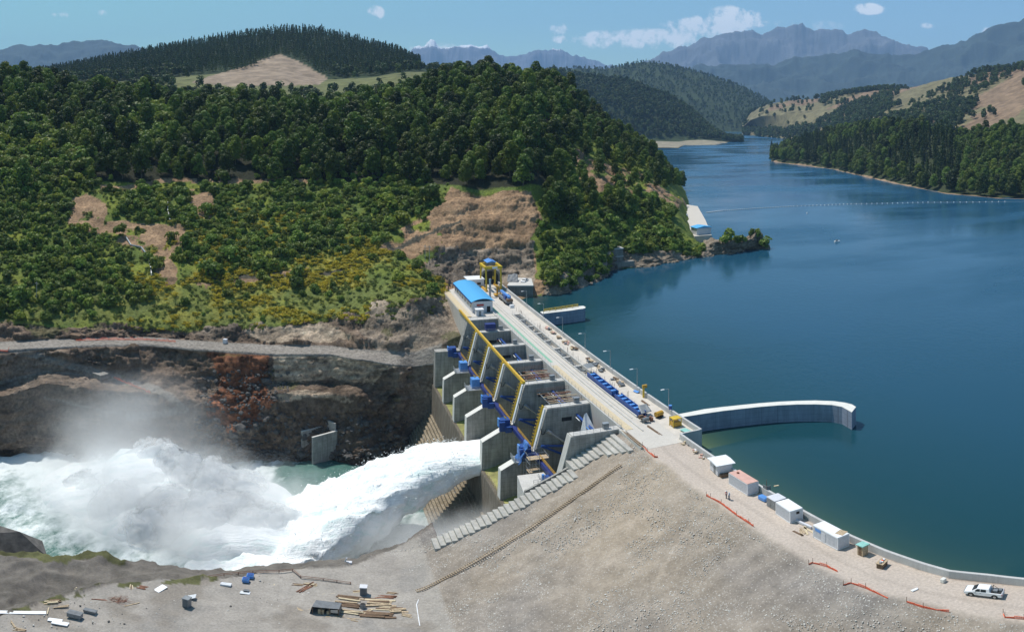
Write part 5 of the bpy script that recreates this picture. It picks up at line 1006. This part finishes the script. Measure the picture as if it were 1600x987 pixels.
def pickup(loc,rz,label,sc_=1.0):
    t=thing('pickup_truck',label,'pickup truck',loc,rz,'white pickup trucks'); t.scale=(sc_,)*3
    def arch(cx,r=.47,n_=7): return [(cx+r*math.cos(a),.38+r*math.sin(a)) for a in np.linspace(math.pi*.97,.03*math.pi,n_)][::-1]
    low=[(-2.55,.42),(-2.6,.75),(-2.5,.98),(-1.45,1.12),(-.2,1.12),(2.55,1.12),(2.6,.55),(2.5,.4)]
    bottom=[(2.45,.38)]+arch(1.6)+arch(-1.62)+[(-2.5,.38)]
    body=MB(); n_poly=[(-2.55,.5),(-2.6,.78),(-2.48,1.0),(-1.5,1.13),(.98,1.15),(2.58,1.13),(2.6,.55),(2.5,.42)]+arch(1.6)+arch(-1.62)
    body.prismY([(x,z_) for x,z_ in n_poly][::-1],-.9,.9); body.build('body',M['white'],t,bevel=.05)
    cab=MB().add([(-1.55,-.86,1.12),(.98,-.86,1.12),(.98,.86,1.12),(-1.55,.86,1.12),(-.75,-.68,1.74),(.8,-.7,1.76),(.8,.7,1.76),(-.75,.68,1.74)],[(3,2,1,0),(4,5,6,7),(0,1,5,4),(1,2,6,5),(2,3,7,6),(3,0,4,7)]).build('cab',M['white'],t,bevel=.04)
    for y in (-1,1):
        def win(x0,x1,x2,x3): MB().add([(x0,y*.845,1.2),(x1,y*.845,1.2),(x2,y*.74,1.62),(x3,y*.74,1.62),(x0,y*.875,1.2),(x1,y*.875,1.2),(x2,y*.765,1.62),(x3,y*.765,1.62)],[(0,1,2,3),(7,6,5,4),(0,4,5,1),(1,5,6,2),(2,6,7,3),(3,7,4,0)]).build('side_window',M['glass'],t)
        win(-1.25,-.4,-.4,-.75); win(-.3,.42,.42,-.3)
        MB().box(-1.2,-1.0,y*.9-.12,y*.9+.12,1.12,1.3).build('mirror',M['white'],t); MB().box(-.42,-.25,y*.9-.015,y*.9+.015,.92,.98).build('door_handle',M['grey'],t)
        MB().box(-2.62,-2.45,y*.65-.2,y*.65+.2,.78,.93).build('headlight',M['steel'],t); MB().box(2.56,2.62,y*.78-.1,y*.78+.1,.75,1.05).build('tail_light',M['red'],t)
        for x in (-1.62,1.6):
            w_=MB().tube((x,y*.74-.12,.38),(x,y*.74+.12,.38),.38,16).build('wheel',M['rubber'],t); MB().tube((x,y*.87-.01,.38),(x,y*.87+.01,.38),.22,10).build('rim',M['steel'],w_)
    MB().add([(-1.5,-.72,1.2),(-1.5,.72,1.2),(-.86,.62,1.67),(-.86,-.62,1.67),(-1.54,-.72,1.22),(-1.54,.72,1.22),(-.9,.62,1.7),(-.9,-.62,1.7)],[(3,2,1,0),(4,5,6,7),(0,1,5,4),(1,2,6,5),(2,3,7,6),(3,0,4,7)]).build('windscreen',M['glass'],t)
    MB().box(1.05,2.48,-.78,.78,1.135,1.16).build('bed',M['rubber'],t); MB().path([(1.1,-.75,1.12),(1.1,-.72,1.72),(1.1,.72,1.72),(1.1,.75,1.12)],.04,5).tube((1.1,-.72,1.7),(1.7,-.78,1.14),.035,5).tube((1.1,.72,1.7),(1.7,.78,1.14),.035,5).build('roll_bar',M['rubber'],t)
    m=MB().box(1.3,1.9,-.5,.2,1.16,1.45).box(2.0,2.4,-.1,.5,1.16,1.4); m.build('cargo',M['grey'],t); MB().box(2.6,2.66,-.8,.8,.42,.58).build('bumper',M['steel'],t); MB().box(-2.68,-2.6,-.6,.6,.5,.75).build('grille',M['grey'],t); return t
a=np.array(Pz(1524,931,.03));b=np.array(Pz(1564,935.5,.03)); c_=(a+b)/2; dr=b-a; pk=pickup((c_[0],c_[1]+.9,.03),math.atan2(dr[1],dr[0]),'white double-cab pickup truck parked on the crest road')
q_=pickup((pq.mean(0)[0]+1.6,pq.mean(0)[1]+.6,.42),1.2,'white pickup parked on the far side quay')
def person(loc,rz,label,vest):
    t=thing('person',label,'person',loc,rz)
    V=[(0,0,.95),(0,0,1.2),(0,0,1.42),(0,0,1.52),(0,0,1.64),(.1,0,.88),(.11,.03,.5),(.12,0,.09),(.12,.14,.04),(-.1,0,.88),(-.11,-.03,.5),(-.12,-.05,.09),(-.12,.09,.04),(.2,0,1.4),(.26,.02,1.12),(.25,.1,.87),(-.2,0,1.4),(-.27,.0,1.12),(-.25,.12,.9)]
    E_=[(0,1),(1,2),(2,3),(3,4),(0,5),(5,6),(6,7),(7,8),(0,9),(9,10),(10,11),(11,12),(2,13),(13,14),(14,15),(2,16),(16,17),(17,18)]
    R=[.15,.14,.15,.06,.11,.1,.07,.05,.045,.1,.07,.05,.045,.07,.055,.045,.07,.055,.045]
    me=bpy.data.meshes.new('body'); me.from_pydata(V,E_,[]); o=bpy.data.objects.new('body',me); COL.objects.link(o); o.parent=t; o.modifiers.new('sk','SKIN'); 
    for i,r_ in enumerate(R): me.skin_vertices[0].data[i].radius=(r_,r_*.75)
    me.skin_vertices[0].data[0].use_root=True; o.modifiers.new('ss','SUBSURF').levels=1; me.materials.append(M['skin'])
    MB().tube((0,0,.92),(0,0,1.47),.185,10,.2).build('vest',M[vest],t,True)
    MB().tube((.1,0,.95),(.12,.01,.1),.125,8,.08).tube((-.1,0,.95),(-.12,-.03,.1),.125,8,.08).build('trousers',M['denim'],t,True)
    MB().tube((.2,0,1.42),(.26,.02,1.1),.09,7,.07).build('sleeve',M['shirt'],t,True); MB().tube((-.2,0,1.42),(-.27,0,1.1),.09,7,.07).build('sleeve',M['shirt'],t,True)
    MB().tube((0,.01,1.66),(0,.01,1.74),.155,12,.12).tube((0,.01,1.74),(0,.01,1.79),.12,12,.04).tube((0,.03,1.66),(0,.03,1.675),.19,12).build('helmet',M['white'],t,True); return t
person(Pz(1134.8,778.5,.03),1.2,'person in a red vest and white helmet standing on the road, left of the two','vest')
person(Pz(1139.2,781,.03),-2.0,'person in a pale top and white helmet standing on the road, right of the two','shirt')
def net(name,pts,label,hh=.6,onz=True):
    P_=[np.array(GP(u,v,0.0) if onz is True else LP(u,v,.1)) for u,v in pts]; t=thing('safety_net',label,'fence',tuple(P_[0]),0,'orange safety nets'); o=P_[0]; r=random.Random(len(pts))
    m=MB();k=0
    for a,b in zip(P_[:-1],P_[1:]):
        n_=max(2,int(np.linalg.norm(b-a)/1.2))
        for i in range(n_):
            p=a+(b-a)*i/n_-o;q=a+(b-a)*(i+1)/n_-o; h1=hh*r.uniform(.25,1);h2=hh*r.uniform(.25,1)
            for zf in np.linspace(.05,1,6): m.tube(p+(0,0,.05+h1*zf),q+(0,0,.05+h2*zf),.035,3,None,False)
            for j in range(4): c1=p+(q-p)*j/4; m.tube(c1+(0,0,.05),c1+(0,0,.05+h1),.03,3,None,False)
        MB().tube(a-o,a-o+(0,0,1.15),.04,5).build('post',M['rust'],t)
    m.build('net',M['orange'],t)
net('n',[(1103.6,775.3),(1110,778),(1127,787.4),(1151,805.7),(1170,818),(1177.6,823)],'orange safety net between the road edge and slope near the two people')
net('n',[(1263.6,882.4),(1270,880),(1291.8,885.8),(1308.6,893.6)],'short orange net on the road edge below the long container')
net('n',[(1317.6,915),(1330,911.6),(1352.5,919.5),(1387.4,935.3)],'sagging orange net curving along the road edge above the stones')
net('n',[(1416.6,940.9),(1442.5,949.9),(1483,956.6)],'orange net with upright posts on the road edge before the pickup')
net('n',[(1567.4,960),(1570,965),(1600,967.9),(1640,975)],'orange net at the right edge of the photo below the pickup')
net('n',[(1004,697),(1012,706),(1022.8,715.3),(1028,715)],'orange net at the corner where the dam deck meets the slope')
for pts,lb in (([(118,533),(170,531.5),(230,532),(275,535)],'orange net along the far bank road'),([(178,592),(205,603),(235,615)],'orange net on the lower ramp of the far bank'),([(0,550),(12,551),(14,545)],'orange net at the left end of the far bank road')):
    net('n',pts,lb,1.2,False)
# timber ladder walkway down the slope
a=np.array(GP(650,926)); b=np.array(GP(970,728,-3)); Lw=np.linalg.norm(b-a); t=thing('slope_ladder','long wooden ladder walkway laid down the rockfill slope','ladder',tuple(a)); dv_=(b-a)/Lw; sd2=np.array((-dv_[1],dv_[0],0)); sd2/=np.linalg.norm(sd2)
def zs(p): s_,w_=sw(p); return gz(s_,w_)+.5
for k in (-.36,.36):
    m=MB(); pts=[]
    for i in range(25): p=a+(b-a)*i/24+sd2*k; pts.append(np.array((p[0],p[1],zs(p)))-a)
    m.path(pts,.09,4).build('rail',M['wood_d'],t)
n_=100
for i in range(n_): 
    p=a+(b-a)*(i+.5)/n_; z_=zs(p); q1=p+sd2*.45;q2=p-sd2*.45; MB().tube(np.array((q1[0],q1[1],z_+.06))-a,np.array((q2[0],q2[1],z_+.06))-a,.09,4).build('rung',M['wood'],t)
planks('crest_duckboard','narrow duckboard along the top of the corner wall',D(146.8,68.9,.3),ROT+math.pi/2,.9,11,8,'wood_d',.1,'walkway',jit=.02)
one('white_hose',MB().path([np.array(GP(u,v))-np.array(GP(655,935))+np.array((0,0,.12)) for u,v in ((655,935),(651,945),(653,960),(656,978))],.1,6),'white','thin white hose curving at the foot of the slope','hose',GP(655,935))
# ---------------------------------------------------------------- work yard
def yloc(u,v): return GP(u,v)
def toilet(u,v,label,body='grey',roof='wall_white',rz=.1):
    t=thing('portable_toilet',label,'toilet',yloc(u,v),rz,'portable toilets in the yard'); MB().box(-.6,.6,-.6,.6,0,2.2).build('body',M[body],t,bevel=.05); MB().box(-.68,.68,-.68,.68,2.2,2.35).build('roof',M[roof],t); MB().box(-.4,.4,-.63,-.6,.1,2.0).build('door',M['tarp'],t)
toilet(568,929,'grey portable toilet with a pale roof behind the timber stacks'); toilet(292,947,'dark grey portable toilet beside a white sheet','grey','grey',-.1)
for k,(u,v,lb) in enumerate(((384,908,'blue plastic tank at the yard edge, nearer of the two'),(391,902,'blue plastic tank at the yard edge, farther of the two'))):
    t=thing('water_tank',lb,'tank',yloc(u,v),.2,'blue tanks at the yard edge'); MB().box(-.65,.65,-.6,.6,0,.9).build('body',M['blue_l'],t,bevel=.12); MB().box(-.5,.5,-.45,.45,.9,1.0).build('lid',M['blue'],t)
def crate(u,v,sz,rz,lb,mat='grey',cat='crate'):
    t=thing('storage_crate',lb,cat,yloc(u,v),rz); MB().box(-sz[0]/2,sz[0]/2,-sz[1]/2,sz[1]/2,0,sz[2]).build('body',M[mat],t,bevel=.06); MB().box(-sz[0]/2-.04,sz[0]/2+.04,-sz[1]/2-.04,sz[1]/2+.04,sz[2],sz[2]+.07).build('lid',M['tarp'],t)
crate(117,963,(2.5,1.3,1.0),.12,'larger dark grey crate on the left of the yard'); crate(141,956,(2.3,.9,.5),.1,'low blue-grey crate beside the larger dark crate')
def slab(u,v,sz,rz,lb,mat,cat='sheet',tilt=0): return one('sheet',MB().cbox((0,0,sz[2]/2+abs(math.sin(tilt))*sz[0]/2),sz,0,tilt),mat,lb,cat,yloc(u,v),rz)
slab(32,957,(8.6,1.0,.12),.62,'very long white metal sheet at the left edge of the yard','white'); slab(86,969,(2.4,1.0,.15),.35,'upper white sheet of the overlapping pair','white'); slab(94,974,(2.8,1.1,.2),.25,'lower white sheet of the overlapping pair','white')
slab(188,909,(1.5,.9,.1),.1,'small pale square sheet by the grassy edge','tarp_l'); slab(251,921,(2.2,1.4,.15),1.2,'bright white corrugated sheet near the middle of the yard','white',tilt=.2); slab(297,935,(2.2,1.4,.1),.3,'pale sheet leaning over the dark portable toilet','tarp_l',tilt=.35)
slab(353,914,(2.0,.9,.4),.1,'crumpled pale sack by the yard edge','tarp_l','sack'); slab(383,926,(1.8,1.0,.1),.1,'pale sheet with a dark box on it','tarp_l'); crate(385,924,(1.0,.6,.35),.1,'small black box lying on a pale sheet','rubber','box')
slab(617,905,(2.6,1.3,.1),-.05,'pale plywood board lying at the foot of the slope','wood_l','board'); slab(443,912,(3.0,2.4,.08),-.1,'large beige ground sheet behind the timber','wood_l'); slab(474,951,(1.9,1.4,.12),.6,'brown square board left of the tarpaulin shelter','wood','board')
r=random.Random(11)
for (u,v,W_,L_,n,rz,lb,mt) in [(83,941,1.0,2.6,6,.7,'stack of reddish planks right of the long white sheet','wood_d'),(96,948,.5,2.4,2,.8,'two loose planks beyond the reddish stack','wood'),(129,921,1.0,3.0,4,.15,'pale planks stacked in a rectangle','wood_l'),(163,923,.7,1.2,3,-.9,'three short pale battens','wood_l'),
   (165,938,.4,5.4,2,.35,'long rusty steel bars beside the mesh heap','rust'),(205,918,.6,1.8,3,-1.1,'planks sticking up by a dark heap','wood'),(222,918,1.0,1.6,4,.1,'small heap of brown boards','rust'),(75,955,.2,2.0,1,-1.0,'single grey stick lying on the yard','wood'),(206,945,.2,3.0,1,.9,'single brown stick beside the mesh heap','wood'),(22,978,.3,3.0,2,-.5,'dark sticks at the lower left corner','wood_d'),(30,984,.8,2.0,4,.4,'grey scrap at the lower left corner','wood'),
   (512,948,1.1,2.4,5,.5,'crossed boards heaped against the left of the shelter','wood_l'),(556,925,.7,2.6,3,.4,'thin boards above the middle timber stacks','wood'),(575,957,1.0,2.2,4,.9,'short crossed planks in the centre of the stacks','wood_d'),(636,962,.8,2.0,3,-.3,'few boards past the framed pallet','wood_l'),(545,968,.8,4.0,4,-.05,'lowest long boards of the timber yard','wood'),(466,914,.6,2.4,3,.2,'boards lying below the rusty railing','wood_d'),(604,933,.9,3.0,4,.1,'dark boards directly above the long bundle','rust'),
   (480,918,.9,4.4,4,1.2,'upright bundle of red-tipped planks behind the shelter','rust'),(487,914,1.0,2.4,4,.05,'planks stacked behind the tarpaulin shelter','wood_l'),(513,930,1.0,2.2,3,.3,'ochre boards behind the tarpaulin shelter','wood_l'),
   (548,936,1.3,4.0,6,.05,'upper pale plank stack right of the shelter','wood_l'),(545,946,1.6,4.0,8,.0,'dark plank stack in the middle of the timber yard','wood_d'),(543,957,1.0,4.6,6,.02,'long planks at the front of the timber yard','wood_l'),(521,963,1.0,2.6,4,.0,'brown timber bundle in front of the shelter','wood_d'),
   (590,938,.9,4.6,4,.08,'long timber bundle with a dark side behind the right stacks','wood_d'),(593,944,1.6,5.0,7,.15,'wide plank stack on the right of the timber yard','wood'),(600,951,1.2,3.2,4,.0,'white boards on the right timber stack','wood_l'),(622,955,1.1,2.6,5,.2,'framed pallet at the right end of the timber','wood'),(590,963,1.2,5.2,5,.1,'pale boards in front of the right timber stack','wood_l'),(612,927,.6,2.0,3,-.1,'few brown boards above the right stacks','wood_d')]:
    planks('plank_stack',lb,yloc(u,v),rz,W_*1.25,L_*1.15,n,mt,.2,'planks','timber stacks in the yard',layers=2 if n>4 else 1,jit=.12,seed=int(u))
t=thing('tarpaulin_shelter','dark grey tarpaulin shelter open at the front by the timber','shelter',yloc(507,962),.02)
MB().add([(-2.6,0,0),(2.4,0,0),(2.4,2.6,0),(-2.6,2.6,0),(-2.2,.1,2.0),(2.4,.4,1.9),(2.4,2.4,2.1),(-2.0,2.3,2.2)],[(4,5,6,7),(1,2,6,5),(2,3,7,6),(3,0,4,7)]).build('cover',M['tarp'],t)
for x in (-2.1,-.6,.8,2.3): MB().tube((x,.15,0),(x,.15,1.95),.07,5).build('post',M['wood_d'],t)
MB().box(-1.2,-.2,.3,1.0,0,1.3).build('crate',M['wood'],t); MB().box(.3,.9,.3,1.0,0,1.1).build('crate',M['wood'],t); MB().box(1.0,2.3,.2,.3,.9,1.6).build('panel',M['steel'],t)
t=thing('drum','dark steel drum between the timber stacks','drum',yloc(567,950),0); MB().tube((0,0,0),(0,0,1.1),.5,14).build('body',M['grey'],t); MB().tube((0,0,1.1),(0,0,1.13),.46,14).build('lid',M['dark'],t)
t=thing('mesh_heap','heap of wire mesh panels on the yard','mesh',yloc(180,940),.2); m=MB(); r=random.Random(3)
for k in range(34): x=r.uniform(-1.6,1.6);y=r.uniform(-.8,.8);a_2=r.uniform(-.4,.4)+(0 if k%2 else 1.4); m.tube((x,y,.1+r.random()*.5),(x+2*math.cos(a_2),y+1.6*math.sin(a_2),.1+r.random()*.5),.03,3)
m.build('wire',M['rust'],t)
t=thing('white_box_sign','pale box with a tilted board at the brink of the yard','box',yloc(545,884),.1); MB().box(-.6,.6,-.4,.4,.3,1.2).build('box',M['wall_white'],t); MB().cbox((-.6,0,1.6),(.25,.3,1.4),0,-.3).build('board',M['wall_white'],t); MB().box(-.5,.5,-.35,.35,0,.3).build('base',M['dark'],t)
t=thing('edge_fence','low rusty pipe railing along the brink of the yard','fence',yloc(440,905),0); o=np.array(yloc(440,905)); P_=[np.array(yloc(u,v))-o for u,v in ((318,905),(350,900),(395,896),(436,895),(457,893),(470,904),(505,908),(548,914))]; MB().rail([tuple(p) for p in P_],.8,2.6,.07,2).build('railing',M['rust'],t)
# ---------------------------------------------------------------- far bank objects
oc=stone_mesh('rock_outcrop',21,'rock'); o=bpy.data.objects.new('rock_outcrop',oc); COL.objects.link(o); o.location=(-124,147,-51); o.scale=(17,10,16); tag(o,'dark mossy rock outcrop in the river at the lower left','rock')
a=np.array(Pz(487,722,-51)); a[0]*=.985; a[1]*=.985; a[2]-=.5; ang=math.radians(50); t=thing('intake_structure','concrete U-shaped intake box standing at the river edge','intake',tuple(a),ang)
MB().box(0,10,-.7,0,-6,12.5).build('side_wall',M['conc'],t); MB().box(0,10,5.6,6.3,-6,12.5).build('side_wall',M['conc'],t); MB().box(9.3,10,0,5.6,-6,15.5).build('back_wall',M['conc'],t); MB().box(-.8,9.3,0,5.6,-6,1.0).build('floor',M['conc_light'],t); MB().box(-.05,10.05,-.75,.05,12.5,12.7).build('wall_cap',M['conc_light'],t); MB().box(-.05,10.05,5.55,6.35,12.5,12.7).build('wall_cap',M['conc_light'],t)
t=thing('ramp_slab','broken concrete slab platform on the far bank ramp','slab',LP(150,584,-.5),-.3); MB().box(-5,4,-1.5,2.5,-.5,1.3).build('slab',M['conc_dark'],t,bevel=.1); MB().box(-9,-5,0,2.5,-1,.8).build('slab',M['conc_dark'],t)
one('site_bin',MB().box(-2.2,2.2,-1.2,1.2,0,1.6),'wood_d','dark skip standing on the upper edge of the far bank road','skip',LP(119,529,.1),.05,bevel=.1)
one('marker_box',MB().box(-.7,.7,-.7,.7,0,1.6),'wall_white','small white box on the far bank road','box',LP(351,536,.1),.05)
for pts,lb in (([(197,372),(205,383),(220,388),(231,402),(236,418),(237,432)],'pale drain pipe running down the grassy slope'),([(262,318),(262,330),(266,345)],'short pale pipe in the bare gully of the slope')):
    P_=[np.array(LP(u,v,.5)) for u,v in pts]; one('drain_pipe',MB().path([p-P_[0] for p in P_],.35,6),'steel',lb,'pipe',tuple(P_[0]))
for (u,v,lb) in ((57,470,'dark utility pole standing among the bushes on the left'),(664,410,'left one of the two thin masts above the rock'),(671,411,'right one of the two thin masts above the rock')):
    t=thing('utility_pole',lb,'pole',LP(u,v,-.5)); MB().tube((0,0,0),(0,0,8.5),.13,6).build('pole',M['steel'],t); MB().box(-.8,.8,-.08,.08,7.6,7.8).build('crossarm',M['steel'],t)
# concrete outlet at the shore, second works platform, point
a=np.array(Pz(962,418,-4.3)); t=thing('shore_structure','stepped grey concrete structure at the wooded shore','outlet',tuple(a),.25); MB().box(-6,4,0,6,-3,9.5).build('upper_block',M['conc_dark'],t); MB().box(-6.3,4.3,-.3,6.3,9.5,10.0).build('cap',M['conc_light'],t); MB().box(-4,9,-3,0,-3,3.4).build('lower_block',M['conc_dark'],t); MB().box(-6.1,4.1,-.6,0,5.6,5.9).build('ledge',M['conc_light'],t)
pq2=np.array([Pz(u,v,.5)[:2] for u,v in ((1085,369),(1112,367),(1102,343),(1090,322),(1064,318),(1055,330))]); c2=pq2.mean(0); t=thing('works_platform','pale concrete works platform on the far lake shore','platform',(c2[0],c2[1],.5)); MB().prismZ([tuple(p-c2) for p in pq2],-6,0).build('deck',M['deck'],t)
h0=np.array(Pz(1100,366,.6)); t=thing('shore_shed','small white shed with a light blue roof on the far works platform','shed',tuple(h0),.28); MB().box(-5,5,0,7,0,4).build('wall',M['wall_white'],t); MB().prismY([(-5.5,4),(5.5,4),(5.5,4.3),(0,5.2),(-5.5,4.3)],-.5,7.5).build('roof',M['roof_blue'],t)
gg=gantry(Pz(1041,336,.4),-.1,'distant yellow gantry crane rising behind the bushes on the lake shore',9,10,12); 
one('site_van',MB().box(-1.2,1.2,-3,3,.5,2.8),'white','white van parked on the far works platform','van',Pz(1070,340,.5),.2,bevel=.3)
P_=[np.array(Pz(u,v,LAKE+.1)) for u,v in ((1104,332),(1130,329),(1180,325.5),(1240,322),(1330,318.5),(1450,316),(1600,314.5))]; t=thing('buoy_line','long string of small white floats across the lake','buoy line',tuple(P_[0])); MB().path([p-P_[0] for p in P_],.07,4).build('rope',M['steel'],t)
tot_=[];
for a,b in zip(P_[:-1],P_[1:]): 
    n_=15
    for i in range(n_): tot_.append(a+(b-a)*i/n_-P_[0])
fm_=MB().tube((0,-.5,.1),(0,.5,.1),.34,8).build('float',M['white'],t)
for k,p in enumerate(tot_[:88]): 
    o=fm_ if k==0 else fm_.copy(); 
    if k: COL.objects.link(o); o.parent=t
    o.location=tuple(p)
t=thing('work_boat','tiny white boat out on the lake','boat',Pz(1308,377.5,LAKE+.1),.1); MB().prismZ([(-1.8,-.6),(1.2,-.6),(2.1,0),(1.2,.6),(-1.8,.6)],-.2,.6).build('hull',M['white'],t); MB().box(-1,.2,-.45,.45,.6,1.3).build('cabin',M['grey'],t)
one('marker_buoy',MB().tube((0,0,-.2),(0,0,.9),.6,10,.25),'white','single small white buoy near the float line','buoy',Pz(1261,333,LAKE))
one('floating_board',MB().cbox((0,0,.05),(1.0,.35,.1),.1),'wood_l','pale board floating on the lake beyond the parapet','board',Pz(1213,759,LAKE))
for (u,v,lb) in ((1175,368,'round bush on the rocky point, left of the tip'),(1184,372,'taller bush at the tip of the rocky point')):
    o=bpy.data.objects.new('shrub',shrubs[0]); COL.objects.link(o); o.location=LP(u,v,.2); o.scale=(1.3,)*3; tag(o,lb,'shrub')
#PART2END
# ---------------------------------------------------------------- light, sky, camera
SUN_EL=math.radians(66); sx,sy=-.80,.60           # direction towards the sun
sd_=bpy.data.lights.new('sun','SUN'); sd_.energy=4.2; sd_.angle=math.radians(.53); sd_.color=(1,.955,.89); so=bpy.data.objects.new('sun',sd_); COL.objects.link(so)
from mathutils import Vector
dv=Vector((sx*math.cos(SUN_EL),sy*math.cos(SUN_EL),math.sin(SUN_EL))); so.rotation_euler=dv.to_track_quat('Z','Y').to_euler(); so.location=(0,0,300)
w=bpy.data.worlds.new('World'); sc.world=w; w.use_nodes=True; n=w.node_tree.nodes; l=w.node_tree.links; bg=n['Background']
sky=n.new('ShaderNodeTexSky'); sky.sky_type='NISHITA'; sky.sun_disc=False; sky.sun_elevation=SUN_EL; sky.sun_rotation=math.atan2(sx,sy); sky.air_density=1.1; sky.dust_density=.6; sky.ozone_density=1.6
tc=n.new('ShaderNodeTexCoord'); sp=n.new('ShaderNodeSeparateXYZ'); l.new(tc.outputs['Generated'],sp.inputs[0])
az=math_(n,l,'ARCTAN2',sp.outputs[0],sp.outputs[1]); el=math_(n,l,'ARCSINE',sp.outputs[2])
f1=noise_(n,l,tc.outputs['Generated'],34,8,.6); f2=noise_(n,l,tc.outputs['Generated'],110,5,.6)
tot=None
for u,v,wu,wv,st_ in [(1145,30,48,22,1),(1095,44,66,20,1),(1030,60,90,18,.95),(950,62,70,15,.9),(875,46,16,11,.85),(878,61,16,8,.8),(1358,14,26,10,.9),(587,20,15,12,.85),(97,22,18,6,.7),(1400,44,10,8,.6),(1450,40,14,5,.45),(1190,37,22,7,.6),(1540,48,14,6,.5),(690,76,60,10,.45),(160,20,8,5,.3),(1250,40,70,10,.25)]:
    a0=(u-800)/F; e0=(VH-v)/F; dx=math_(n,l,'MULTIPLY',math_(n,l,'SUBTRACT',az,a0),F/wu); dy=math_(n,l,'MULTIPLY',math_(n,l,'SUBTRACT',el,e0),F/wv)
    r=math_(n,l,'ADD',math_(n,l,'MULTIPLY',dx,dx),math_(n,l,'MULTIPLY',dy,dy)); k=math_(n,l,'MULTIPLY',math_(n,l,'SUBTRACT',1.15,r),st_,clamp=True)
    tot=k if tot is None else math_(n,l,'MAXIMUM',tot,k)
ff=math_(n,l,'ADD',f1,math_(n,l,'MULTIPLY',math_(n,l,'SUBTRACT',f2,.5),.5))
k=math_(n,l,'ADD',tot,math_(n,l,'MULTIPLY',math_(n,l,'SUBTRACT',ff,.5),5.5)); k=math_(n,l,'MULTIPLY',maprange(n,l,k,.22,1.05,0,1),math_(n,l,'MULTIPLY',tot,2.2,clamp=True))
tint=mixc(n,l,maprange(n,l,az,-.5,.45,0,1),(.70,1.05,.88),(.73,.98,1.05))
skc=mixc(n,l,1.0,sky.outputs[0],tint,'MULTIPLY')
cl=mixc(n,l,math_(n,l,'MULTIPLY',k,.85),skc,(9.5,9.8,10.0)); l.new(cl,bg.inputs[0]); bg.inputs[1].default_value=.10
# air
hz=MB().box(-19500,19500,-3000,19500,-61,2400); hm_=bpy.data.materials.new('haze_air'); hm_.use_nodes=True; n=hm_.node_tree.nodes; l=hm_.node_tree.links; n.clear()
out=n.new('ShaderNodeOutputMaterial'); v=n.new('ShaderNodeVolumePrincipled'); v.inputs['Color'].default_value=(.42,.66,1,1); v.inputs['Density'].default_value=5.2e-5; v.inputs['Anisotropy'].default_value=.0
l.new(v.outputs[0],out.inputs['Volume']); o=hz.build('haze',hm_); tag(o,'pale blue haze in the air over the valley',kind='stuff')
cd=bpy.data.cameras.new('camera'); cam=bpy.data.objects.new('camera',cd); COL.objects.link(cam); sc.camera=cam
cd.type='PANO'; cd.clip_end=120000; cd.clip_start=.5; cd.panorama_type='EQUIRECTANGULAR'      # the photo is a stitched wide view
cd.longitude_min=-800/F; cd.longitude_max=800/F; cd.latitude_max=VH/F; cd.latitude_min=(VH-987)/F
cam.location=(0,0,H); cam.rotation_euler=(math.pi/2,0,0)
sc.view_settings.view_transform='Standard'; sc.view_settings.look='None'; sc.view_settings.exposure=.16; sc.view_settings.gamma=1
try:
    cy_=sc.cycles; cy_.max_bounces=5; cy_.diffuse_bounces=2; cy_.glossy_bounces=2; cy_.transmission_bounces=2; cy_.volume_bounces=14; cy_.transparent_max_bounces=8
except Exception: pass
